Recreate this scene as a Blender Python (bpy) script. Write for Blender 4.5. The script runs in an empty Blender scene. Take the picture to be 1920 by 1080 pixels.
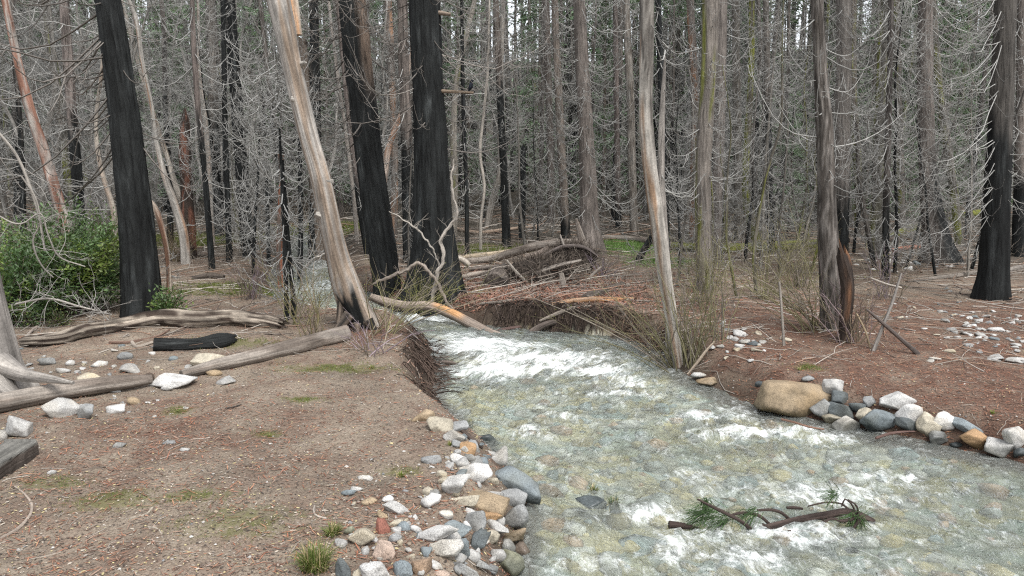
import bpy, math
import numpy as np

# ---------------------------------------------------------------- camera, sky, sun, exposure
S = bpy.context.scene
PITCH = math.radians(8.0)
CAM_Z = 2.6
FPX = 1507.0                       # focal length in pixels of the 1920 wide photograph
cam_d = bpy.data.cameras.new("camera")
cam_d.sensor_width = 36.0
cam_d.lens = 36.0 * FPX / 1920.0
cam_d.clip_start = 0.1
cam_d.clip_end = 600.0
cam = bpy.data.objects.new("camera", cam_d)
cam.location = (0, 0, CAM_Z)
cam.rotation_euler = (math.radians(90) - PITCH, 0, 0)
S.collection.objects.link(cam)
S.camera = cam

SUN_EL, SUN_AZ = 58.0, 150.0       # behind the camera, to the right; veiled by cloud
w = bpy.data.worlds.new("World")
S.world = w
w.use_nodes = True
nt = w.node_tree
nt.nodes.clear()
sky = nt.nodes.new("ShaderNodeTexSky")
sky.sky_type = 'NISHITA'
sky.sun_disc = False
sky.sun_elevation = math.radians(SUN_EL)
sky.sun_rotation = math.radians(SUN_AZ)
sky.air_density = 1.0
sky.dust_density = 2.0
hs = nt.nodes.new("ShaderNodeHueSaturation")
hs.inputs["Saturation"].default_value = 0.22
bg = nt.nodes.new("ShaderNodeBackground")
bg.inputs["Strength"].default_value = 0.15
wo = nt.nodes.new("ShaderNodeOutputWorld")
nt.links.new(sky.outputs[0], hs.inputs["Color"])
nt.links.new(hs.outputs[0], bg.inputs["Color"])
nt.links.new(bg.outputs[0], wo.inputs[0])

sun_d = bpy.data.lights.new("sun", 'SUN')
sun_d.energy = 1.3
sun_d.angle = math.radians(25)
sun_d.color = (1.0, 0.96, 0.9)
sun = bpy.data.objects.new("sun", sun_d)
sun.rotation_euler = (math.radians(90 - SUN_EL), 0, math.radians(180 - SUN_AZ))
sun.location = (0, 0, 40)
S.collection.objects.link(sun)

S.view_settings.view_transform = 'Standard'
S.view_settings.look = 'None'
S.view_settings.exposure = 1.15
S.view_settings.gamma = 1.0
S.view_settings.use_curve_mapping = False
S.render.engine = 'CYCLES'
S.cycles.max_bounces = 8
S.cycles.diffuse_bounces = 3
S.cycles.glossy_bounces = 3
S.cycles.transparent_max_bounces = 10
S.cycles.use_denoising = False
S.cycles.caustics_reflective = False
S.cycles.caustics_refractive = True
S.cycles.filter_width = 1.2

COL = S.collection
RNG = np.random.default_rng(11)

# ---------------------------------------------------------------- noise
_perm = np.random.default_rng(3).permutation(256)
_perm = np.concatenate([_perm, _perm, _perm])
_g = np.random.default_rng(5).normal(size=(256, 3))
_g /= np.linalg.norm(_g, axis=1)[:, None]


def perlin(p):
    p = np.asarray(p, float)
    i = np.floor(p).astype(int)
    f = p - i
    u = f * f * f * (f * (f * 6 - 15) + 10)
    i &= 255
    out = 0
    for dx in (0, 1):
        for dy in (0, 1):
            for dz in (0, 1):
                h = _perm[_perm[_perm[(i[..., 0] + dx) & 255] + ((i[..., 1] + dy) & 255)] + ((i[..., 2] + dz) & 255)]
                g = _g[h]
                d = g[..., 0] * (f[..., 0] - dx) + g[..., 1] * (f[..., 1] - dy) + g[..., 2] * (f[..., 2] - dz)
                wx = u[..., 0] if dx else 1 - u[..., 0]
                wy = u[..., 1] if dy else 1 - u[..., 1]
                wz = u[..., 2] if dz else 1 - u[..., 2]
                out = out + d * wx * wy * wz
    return out * 1.5


def fbm(p, o=4, lac=2.03, gain=0.5):
    p = np.asarray(p, float)
    a, s, t = 1.0, 0.0, 0.0
    for k in range(o):
        s = s + a * perlin(p + 17.3 * k)
        t += a
        p = p * lac
        a *= gain
    return s / t


def fbm2(x, y, sc, o=4, seed=0.0):
    x = np.asarray(x, float)
    return fbm(np.stack([x * sc, np.asarray(y, float) * sc, np.full_like(x, seed + 0.37)], -1), o)


def sstep(a, b, x):
    t = np.clip((x - a) / (b - a), 0, 1)
    return t * t * (3 - 2 * t)


# ---------------------------------------------------------------- terrain
CREEK = np.array([(-0.25, 0), (0.0, 3.5), (0.1, 4.9), (0.15, 6.2), (0.28, 7.2), (0.0, 8.4), (-0.5, 9.6), (-0.98, 10.9), (-1.05, 12.2),
                  (-1.25, 13.4), (-1.75, 14.5), (-2.7, 15.3), (-4.0, 16.2), (-5.1, 17.6), (-5.7, 19.5), (-6.4, 22), (-7.3, 26), (-8.8, 34),
                  (-7.2, 34), (-5.9, 26), (-4.9, 22), (-4.2, 19.6), (-3.4, 17.9), (-2.3, 16.3), (-1.3, 15.4), (-0.2, 14.8), (1.0, 14.35),
                  (1.8, 14.05), (2.25, 13.4), (2.35, 12.7), (2.5, 11.7), (3.2, 10.1), (4.2, 9.2), (5.3, 8.3), (6.6, 6.8), (7.6, 3.5), (8.0, 0)], float)


def creek_sd(x, y):
    """signed distance to the creek's bank line: negative in the channel"""
    x = np.asarray(x, float)
    y = np.asarray(y, float)
    d2 = np.full(x.shape, 1e9)
    inside = np.zeros(x.shape, bool)
    n = len(CREEK)
    for k in range(n):
        ax, ay = CREEK[k]
        bx, by = CREEK[(k + 1) % n]
        ex, ey = bx - ax, by - ay
        t = np.clip(((x - ax) * ex + (y - ay) * ey) / (ex * ex + ey * ey), 0, 1)
        if not (k == n - 1):
            d2 = np.minimum(d2, (x - ax - t * ex) ** 2 + (y - ay - t * ey) ** 2)
        if ay != by:
            c = ((ay > y) != (by > y)) & (x < ex * (y - ay) / (by - ay) + ax)
            inside ^= c
    d = np.sqrt(d2)
    return np.where(inside, -d, d)


WZ_Y = [0, 8, 11, 12.2, 13.5, 14.8, 16, 20, 26, 34]
WZ_Z = [-.52, -.47, -.43, -.36, -.25, -.22, -.15, -.04, .08, .2]


def water_z(x, y):
    return np.interp(y, WZ_Y, WZ_Z)


def bank_z(x, y):
    z = np.interp(y, [0, 6, 12, 20, 30, 45], [-.03, 0, .03, .15, .35, .6])
    r = np.sqrt(x * x + y * y)
    z = z + np.maximum(r - 42, 0) ** 1.25 * .06
    z = z + .10 * fbm2(x, y, .45, 3, 2.0) + .045 * fbm2(x, y, 1.9, 3, 5.0) + .012 * fbm2(x, y, 6.5, 2, 15.0)
    # low mound of litter on the far bank of the pool, worn track on the left bank
    z = z + .22 * np.exp(-(((x + 2.4) / .9) ** 2 + ((y - 13.6) / .7) ** 2))
    z = z + .12 * np.exp(-(((x + 1.7) / .6) ** 2 + ((y - 11.9) / 1.2) ** 2))
    z = z + .16 * np.exp(-(((x - 1.0) / 1.5) ** 2 + ((y - 15.2) / .9) ** 2))
    z = z - .12 * sstep(2.2, 4.8, x) * sstep(13, 9, y)
    return z


def H(x, y):
    x = np.asarray(x, float)
    y = np.asarray(y, float)
    sd = creek_sd(x, y)
    b = bank_z(x, y)
    wz = water_z(x, y)
    edge = sd + .16 * fbm2(x, y, 1.6, 3, 9.0)
    # steep cut at the far bank of the pool, gentle shingle slope elsewhere
    steep = np.exp(-(((x - .9) / 1.7) ** 2 + ((y - 14.6) / 1.2) ** 2))
    wid = .75 - .60 * np.minimum(steep * 1.4, 1)
    up = sstep(-.10, wid, edge)
    bed = wz - .10 - .20 * sstep(0, 1.2, -sd) + .05 * fbm2(x, y, 1.3, 3, 4.0)
    return np.where(sd < -1.5, bed, bed + (b - bed) * up)


def dirs(px, py):
    u = (px - 960.0) / FPX
    v = (540.0 - py) / FPX
    cp, sp = math.cos(PITCH), math.sin(PITCH)
    return np.array([u, cp + v * sp, v * cp - sp])


_T = np.concatenate([np.linspace(3, 20, 300), np.linspace(20.1, 140, 600)])


def at(px, py, lift=0.0, water=False):
    """the place on the ground (or water) that is seen at a pixel of the photograph"""
    d = dirs(px, py)
    P = np.array([0, 0, CAM_Z]) + _T[:, None] * d
    h = (water_z(P[:, 0], P[:, 1]) if water else H(P[:, 0], P[:, 1])) + lift
    g = P[:, 2] - h
    k = np.argmax(g < 0)
    if g[k] >= 0:
        k = len(_T) - 1
    if k == 0:
        return P[0]
    a = g[k - 1] / (g[k - 1] - g[k] + 1e-12)
    return P[k - 1] * (1 - a) + P[k] * a


def on_plane(px, py, Y):
    d = dirs(px, py)
    return np.array([0, 0, CAM_Z]) + d * (Y / d[1])


# ---------------------------------------------------------------- mesh building
class Geo:
    def __init__(self):
        self.V, self.Q, self.T, self.C, self.K = [], [], [], [], []
        self.n = 0

    def add(self, V, Q=None, T=None, col=(1, 1, 1), tc=None):
        V = np.asarray(V, float).reshape(-1, 3)
        m = len(V)
        if Q is not None and len(Q):
            self.Q.append(np.asarray(Q, int) + self.n)
        if T is not None and len(T):
            self.T.append(np.asarray(T, int) + self.n)
        c = np.asarray(col, float)
        self.C.append(np.broadcast_to(c, (m, 3)) if c.ndim == 1 else c)
        self.K.append(V if tc is None else np.asarray(tc, float))
        self.V.append(V)
        self.n += m
        return self

    def merge(self, g):
        for V, C, K in zip(g.V, g.C, g.K):
            self.V.append(V); self.C.append(C); self.K.append(K)
        for q in g.Q: self.Q.append(q + self.n)
        for t in g.T: self.T.append(t + self.n)
        self.n += g.n

    def mesh(self, name, mat, smooth=True, origin=None, extra=None):
        V = np.concatenate(self.V)
        if origin is not None:
            V = V - np.asarray(origin)
        Q = np.concatenate(self.Q) if self.Q else np.zeros((0, 4), int)
        T = np.concatenate(self.T) if self.T else np.zeros((0, 3), int)
        me = bpy.data.meshes.new(name)
        me.vertices.add(len(V))
        me.vertices.foreach_set("co", V.astype(np.float32).ravel())
        loops = np.concatenate([Q.ravel(), T.ravel()]).astype(np.int32)
        me.loops.add(len(loops))
        me.loops.foreach_set("vertex_index", loops)
        tot = np.concatenate([np.full(len(Q), 4), np.full(len(T), 3)]).astype(np.int32)
        st = np.concatenate([[0], np.cumsum(tot)[:-1]]).astype(np.int32)
        me.polygons.add(len(tot))
        me.polygons.foreach_set("loop_start", st)
        me.polygons.foreach_set("loop_total", tot)
        me.polygons.foreach_set("use_smooth", np.full(len(tot), smooth, bool))
        me.update(calc_edges=True)
        C = np.concatenate(self.C)
        ca = me.attributes.new("Col", 'FLOAT_COLOR', 'POINT')
        ca.data.foreach_set("color", np.concatenate([C, np.ones((len(C), 1))], 1).astype(np.float32).ravel())
        ka = me.attributes.new("tc", 'FLOAT_VECTOR', 'POINT')
        ka.data.foreach_set("vector", np.concatenate(self.K).astype(np.float32).ravel())
        for nm, arr in (extra or {}).items():
            ea = me.attributes.new(nm, 'FLOAT', 'POINT')
            ea.data.foreach_set("value", np.asarray(arr, np.float32))
        me.materials.append(mat)
        return me


def link(name, me, parent=None, loc=None):
    o = bpy.data.objects.new(name, me)
    COL.objects.link(o)
    if loc is not None:
        o.location = [float(v) for v in loc]
    if parent is not None:
        o.parent = parent
    return o


def tag(o, label=None, cat=None, group=None, kind=None):
    if label: o["label"] = label
    if cat: o["category"] = cat
    if group: o["group"] = group
    if kind: o["kind"] = kind
    return o


def empty(name, loc, label, cat, group=None):
    o = bpy.data.objects.new(name, None)
    o.empty_display_size = .3
    COL.objects.link(o)
    o.location = [float(v) for v in loc]
    return tag(o, label, cat, group)


def copy_tree(o, parent=None):
    c = o.copy()
    COL.objects.link(c)
    if parent is not None:
        c.parent = parent
    for ch in list(o.children):
        copy_tree(ch, c)
    return c


def spline(P, n):
    """smooth resampling of a polyline (any number of columns)"""
    P = np.asarray(P, float)
    if len(P) == 2:
        t = np.linspace(0, 1, n)[:, None]
        return P[0] * (1 - t) + P[1] * t
    d = np.linalg.norm(np.diff(P[:, :3], axis=0), axis=1)
    s = np.concatenate([[0], np.cumsum(d)])
    q = np.linspace(0, s[-1], n)
    k = np.clip(np.searchsorted(s, q, side='right') - 1, 0, len(P) - 2)
    t = ((q - s[k]) / (s[k + 1] - s[k] + 1e-9))[:, None]
    M = np.gradient(P, s, axis=0)                   # slopes by true distance: no overshoot where spacing changes
    h = (s[k + 1] - s[k])[:, None]
    t2, t3 = t * t, t ** 3
    return (2 * t3 - 3 * t2 + 1) * P[k] + (t3 - 2 * t2 + t) * h * M[k] + (3 * t2 - 2 * t3) * P[k + 1] + (t3 - t2) * h * M[k + 1]


def frames(P):
    T = np.gradient(P, axis=-2)
    T /= np.linalg.norm(T, axis=-1, keepdims=True) + 1e-12
    m = T.mean(axis=-2, keepdims=True)
    ref = np.where(np.abs(m[..., 2:3]) > .75, np.array([1.0, 0.02, 0]), np.array([0.02, 0, 1.0]))
    A = np.cross(np.broadcast_to(ref, T.shape), T)
    A /= np.linalg.norm(A, axis=-1, keepdims=True) + 1e-12
    B = np.cross(T, A)
    return T, A, B


def tubes(P, Rd, sides=3, col=(1, 1, 1), geo=None):
    """many thin tubes at once: P (K, N, 3), Rd (K, N)"""
    P = np.asarray(P, float)
    if P.ndim == 2:
        P = P[None]
    K, N, _ = P.shape
    Rd = np.broadcast_to(np.asarray(Rd, float), (K, N))
    T, A, B = frames(P)
    th = np.arange(sides) * 2 * math.pi / sides
    ring = P[:, :, None] + Rd[:, :, None, None] * (A[:, :, None] * np.cos(th)[:, None] + B[:, :, None] * np.sin(th)[:, None])
    V = ring.reshape(-1, 3)
    idx = np.arange(K * N * sides).reshape(K, N, sides)
    a = idx[:, :-1]
    b = idx[:, 1:]
    Q = np.stack([a, np.roll(a, -1, 2), np.roll(b, -1, 2), b], -1).reshape(-1, 4)
    L = np.concatenate([np.zeros((K, 1)), np.cumsum(np.linalg.norm(np.diff(P, axis=1), axis=2), 1)], 1)
    r0 = Rd[:, :1, None]
    tc = np.stack([np.broadcast_to(r0 * np.cos(th), (K, N, sides)), np.broadcast_to(r0 * np.sin(th), (K, N, sides)),
                   np.broadcast_to(L[:, :, None], (K, N, sides))], -1).reshape(-1, 3)
    c = np.asarray(col, float)
    if c.ndim == 2:
        c = np.broadcast_to(c[:, None, None], (K, N, sides, 3)).reshape(-1, 3)
    elif c.ndim == 3:
        c = np.broadcast_to(c[:, :, None], (K, N, sides, 3)).reshape(-1, 3)
    g = geo if geo is not None else Geo()
    g.add(V, Q, None, c, tc)
    return g


def trunk_geo(path, rad, sides=24, step=.14, amp=.05, freq=9.0, seed=0.0, colf=None, flare=0.0, lobes=5, jag=0.0, dispf=None, geo=None, lump=.03, capend=True):
    """one stem or log: furrowed surface round a curved axis, closed ends, jagged broken top if asked"""
    PR = np.concatenate([np.asarray(path, float), np.asarray(rad, float)[:, None]], 1)
    ln = np.linalg.norm(np.diff(PR[:, :3], axis=0), axis=1).sum()
    N = int(max(4, min(110, ln / step)))
    PR = spline(PR, N)
    P, R0 = PR[:, :3], np.maximum(PR[:, 3], .002)
    T, A, B = frames(P)
    L = np.concatenate([[0], np.cumsum(np.linalg.norm(np.diff(P, axis=0), axis=1))])
    th = np.arange(sides) * 2 * math.pi / sides
    TH, LL = np.meshgrid(th, L)
    rm = R0.mean()
    q = np.stack([np.cos(TH) * freq * .35, np.sin(TH) * freq * .35, LL * .55 + seed], -1)
    f = fbm(q, 3)
    furrow = -np.abs(f) * 2 + .5
    lumpn = fbm(np.stack([np.cos(TH) * .8, np.sin(TH) * .8, LL * .5 / max(rm * 4, .3) + seed * 1.7], -1), 2)
    RR = R0[:, None] * (1 + amp * furrow * 2 + lump * 3 * lumpn)
    if flare:
        ph = seed * 2.1
        RR = RR + R0[0] * flare * np.exp(-LL / (R0[0] * 1.6)) * (.55 + .45 * np.cos(TH * lobes + ph) + .35 * np.cos(TH * 2 + ph * 2))
    V = P[:, None] + RR[..., None] * (A[:, None] * np.cos(TH)[..., None] + B[:, None] * np.sin(TH)[..., None])
    if jag:
        s = sstep(L[-1] - jag, L[-1], LL)
        jn = fbm(np.stack([np.cos(TH) * 1.3, np.sin(TH) * 1.3, np.full_like(TH, seed + 4)], -1), 3)
        V = V - T[:, None] * (s * jag * (.55 - jn * 1.6))[..., None]
    if dispf is not None:
        V = dispf(V, TH, LL, RR)
    c = colf(V, TH, LL, f) if colf is not None else np.ones(V.shape)
    idx = np.arange(N * sides).reshape(N, sides)
    Q = np.stack([idx[:-1], np.roll(idx[:-1], -1, 1), np.roll(idx[1:], -1, 1), idx[1:]], -1).reshape(-1, 4)
    tc = np.stack([rm * np.cos(TH), rm * np.sin(TH), LL], -1).reshape(-1, 3)
    g = geo if geo is not None else Geo()
    n0 = g.n
    g.add(V.reshape(-1, 3), Q, None, c.reshape(-1, 3), tc)
    if capend:
        for row, fl in ((0, True), (N - 1, False)):
            ctr = V[row].mean(0) - T[row] * (0 if fl else jag * .5)
            cap = np.concatenate([V[row], ctr[None]])
            k = np.arange(sides)
            kk = np.roll(k, -1)
            tri = np.stack([kk, k, np.full(sides, sides)], 1) if fl else np.stack([k, kk, np.full(sides, sides)], 1)
            cc = np.concatenate([c[row], c[row].mean(0)[None] * (.8 if row == 0 else .8)])
            g.add(cap, None, tri, cc, np.concatenate([tc.reshape(N, sides, 3)[row], [[0, 0, L[row]]]]))
    return g


# icosphere template
def _ico(sub):
    import bmesh
    bm = bmesh.new()
    bmesh.ops.create_icosphere(bm, subdivisions=sub, radius=1.0)
    v = np.array([p.co[:] for p in bm.verts])
    f = np.array([[q.index for q in p.verts] for p in bm.faces])
    bm.free()
    return v, f


ICO = {k: _ico(k) for k in (1, 2, 3, 4)}


def rock_pts(seed, sub=3, cuts=9, angular=.5, rough=.05):
    r = np.random.default_rng(seed)
    v, f = ICO[sub]
    p = v.copy()
    # a block bounded by random planes, its edges worn round
    n = r.normal(size=(cuts + 6, 3))
    n /= np.linalg.norm(n, axis=1)[:, None]
    n = np.concatenate([n, -n[:4] + r.normal(0, .25, (4, 3))])
    n /= np.linalg.norm(n, axis=1)[:, None]
    d = r.uniform(.62 if angular > .4 else .80 if angular > .3 else .86, 1.0, len(n))
    q = 6 + 42 * angular if angular > .3 else 4.0
    p = v * ((np.maximum(v @ n.T, 0) / d) ** q).sum(1)[:, None] ** (-1 / q)
    p = p * (1 + rough * 1.6 * fbm(v * 1.6 + seed * 3.1, 3)[:, None] + rough * .5 * fbm(v * 5 + seed, 2)[:, None])
    return p / np.abs(p).max(0), f
# ---------------------------------------------------------------- materials
def newmat(name):
    m = bpy.data.materials.new(name)
    m.use_nodes = True
    nt = m.node_tree
    nt.nodes.clear()
    return m, nt


def N_(nt, kind, **kw):
    n = nt.nodes.new("ShaderNode" + kind)
    for k, v in kw.items():
        if k in n.inputs:
            n.inputs[k].default_value = v
        else:
            setattr(n, k, v)
    return n


def L_(nt, a, b):
    nt.links.new(a, b)


def mathn(nt, op, a, b=None, c=None, clamp=False):
    n = nt.nodes.new("ShaderNodeMath")
    n.operation = op
    n.use_clamp = clamp
    for i, v in enumerate((a, b, c)):
        if v is None: continue
        if hasattr(v, "node"): nt.links.new(v, n.inputs[i])
        else: n.inputs[i].default_value = v
    return n.outputs[0]


def mixc(nt, fac, a, b, mode='MIX'):
    n = nt.nodes.new("ShaderNodeMix")
    n.data_type = 'RGBA'
    n.blend_type = mode
    for s, v in ((0, fac), (6, a), (7, b)):
        if hasattr(v, "node"): nt.links.new(v, n.inputs[s])
        elif s == 0: n.inputs[0].default_value = v
        else: n.inputs[s].default_value = (*v, 1) if len(v) == 3 else v
    return n.outputs[2]


def ramp(nt, fac, stops):
    n = nt.nodes.new("ShaderNodeValToRGB")
    e = n.color_ramp.elements
    while len(e) > 1: e.remove(e[0])
    for i, (p, c) in enumerate(stops):
        if i: el = e.new(p)
        else:
            el = e[0]
            el.position = p
        el.color = (*c, 1) if hasattr(c, '__len__') else (c, c, c, 1)
    nt.links.new(fac, n.inputs[0])
    return n.outputs[0]


def attr(nt, name, kind='GEOMETRY'):
    n = nt.nodes.new("ShaderNodeAttribute")
    n.attribute_name = name
    n.attribute_type = kind
    return n


def noise(nt, vec, scale, detail=4, rough=.55, dist=0.0):
    n = nt.nodes.new("ShaderNodeTexNoise")
    n.inputs["Scale"].default_value = scale
    n.inputs["Detail"].default_value = detail
    n.inputs["Roughness"].default_value = rough
    n.inputs["Distortion"].default_value = dist
    if vec is not None: nt.links.new(vec, n.inputs["Vector"])
    return n.outputs[0]


def mapping(nt, vec, scale=(1, 1, 1), rot=(0, 0, 0)):
    n = nt.nodes.new("ShaderNodeMapping")
    n.inputs["Scale"].default_value = scale
    n.inputs["Rotation"].default_value = rot
    nt.links.new(vec, n.inputs["Vector"])
    return n.outputs[0]


def bump(nt, h, strength, dist, normal=None):
    n = nt.nodes.new("ShaderNodeBump")
    n.inputs["Strength"].default_value = strength
    n.inputs["Distance"].default_value = dist
    nt.links.new(h, n.inputs["Height"])
    if normal is not None: nt.links.new(normal, n.inputs["Normal"])
    return n.outputs[0]


def principled(nt, color, rough=.8, spec=.3, normal=None):
    p = nt.nodes.new("ShaderNodeBsdfPrincipled")
    if hasattr(color, "node"): nt.links.new(color, p.inputs["Base Color"])
    else: p.inputs["Base Color"].default_value = (*color, 1)
    if hasattr(rough, "node"): nt.links.new(rough, p.inputs["Roughness"])
    else: p.inputs["Roughness"].default_value = rough
    p.inputs["Specular IOR Level"].default_value = spec
    if normal is not None: nt.links.new(normal, p.inputs["Normal"])
    return p


def out(nt, sh):
    o = nt.nodes.new("ShaderNodeOutputMaterial")
    nt.links.new(sh, o.inputs[0])


def bark_material(name, cross, along, lo, hi, bstr, bdist, rough=.85, spec=.2, speck=0.0):
    """grain runs along the stem: coordinates stored on the mesh; the mesh's own colour is the wood's colour"""
    m, nt = newmat(name)
    c = attr(nt, "Col").outputs["Color"]
    tc = attr(nt, "tc").outputs["Vector"]
    mp = mapping(nt, tc, (cross, cross, along))
    n1 = noise(nt, mp, 1.0, 5, .62, .4)
    n2 = noise(nt, tc, 3.1, 3, .6)
    v = ramp(nt, n1, [(.30, lo), (.5, (lo + hi) * .5), (.70, hi)])
    v2 = ramp(nt, n2, [(.3, .78), (.7, 1.2)])
    col = mixc(nt, 1.0, mixc(nt, 1.0, c, v, 'MULTIPLY'), v2, 'MULTIPLY')
    if speck:
        n3 = noise(nt, tc, 38, 3, .7)
        col = mixc(nt, 1.0, col, ramp(nt, n3, [(.35, 1 - speck), (.65, 1 + speck)]), 'MULTIPLY')
    nb = bump(nt, n1, bstr, bdist)
    out(nt, principled(nt, col, rough, spec, nb).outputs[0])
    return m


M_BARK = bark_material("bark", 26, 2.0, .38, 1.5, 1.0, .04)
M_CHAR = bark_material("charred_bark", 17, 1.5, .25, 2.3, 1.0, .06, .7, .16)
M_WOOD = bark_material("bare_wood", 17, 1.0, .40, 1.38, 1.0, .03, .8, .2, .16)
M_TWIG = bark_material("twig_bark", 60, 6, .75, 1.2, .2, .003, .85, .15)


def rock_material():
    m, nt = newmat("river_stone")
    c = attr(nt, "Col").outputs["Color"]
    tc = attr(nt, "tc").outputs["Vector"]
    oi = nt.nodes.new("ShaderNodeObjectInfo")
    ov = nt.nodes.new("ShaderNodeVectorMath")
    ov.operation = 'ADD'
    nt.links.new(tc, ov.inputs[0])
    nt.links.new(oi.outputs["Random"], ov.inputs[1])
    v = ov.outputs[0]
    n1 = noise(nt, v, 7, 5, .6)
    n2 = noise(nt, v, 120, 2, .7)
    n3 = noise(nt, v, 2.2, 3, .5)
    col = mixc(nt, 1.0, c, ramp(nt, n1, [(.28, .62), (.5, .98), (.72, 1.25)]), 'MULTIPLY')
    col = mixc(nt, 1.0, col, ramp(nt, n2, [(.34, .55), (.5, 1.0), (.66, 1.35)]), 'MULTIPLY')
    st = ramp(nt, n3, [(.50, 0.0), (.68, .45)])
    col = mixc(nt, st, col, mixc(nt, 1.0, col, (.85, .74, .55), 'MULTIPLY'))
    gp = nt.nodes.new("ShaderNodeNewGeometry")
    sx = nt.nodes.new("ShaderNodeSeparateXYZ")
    nt.links.new(gp.outputs["Position"], sx.inputs[0])
    zz = mathn(nt, 'MULTIPLY_ADD', mathn(nt, 'SUBTRACT', n1, .5), .10, sx.outputs[2])
    wetf = ramp(nt, mathn(nt, 'ADD', zz, 1.0), [(.62, 1.0), (.70, 0.0)])
    col = mixc(nt, wetf, col, mixc(nt, 1.0, col, (.40, .41, .40), 'MULTIPLY'))
    rgh = mathn(nt, 'MULTIPLY_ADD', wetf, -.5, .8)
    nb = bump(nt, n1, .7, .03, bump(nt, n2, .3, .004))
    out(nt, principled(nt, col, rgh, .3, nb).outputs[0])
    return m


M_ROCK = rock_material()


def leaf_material(name, rough=.4, spec=.5, trans=.25):
    m, nt = newmat(name)
    c = attr(nt, "Col").outputs["Color"]
    p = principled(nt, c, rough, spec)
    t = nt.nodes.new("ShaderNodeBsdfTranslucent")
    nt.links.new(mixc(nt, 1.0, c, (1.1, 1.2, .5), 'MULTIPLY'), t.inputs["Color"])
    mx = nt.nodes.new("ShaderNodeMixShader")
    mx.inputs[0].default_value = trans
    nt.links.new(p.outputs[0], mx.inputs[1])
    nt.links.new(t.outputs[0], mx.inputs[2])
    out(nt, mx.outputs[0])
    return m


M_LEAF = leaf_material("leaf", .38, .5, .22)
M_NEEDLE = leaf_material("needle", .5, .35, .2)
M_GRASS = leaf_material("grass_blade", .55, .3, .3)


def litter_material():
    m, nt = newmat("litter")
    c = attr(nt, "Col").outputs["Color"]
    out(nt, principled(nt, c, .85, .2).outputs[0])
    return m


M_LITTER = litter_material()


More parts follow.
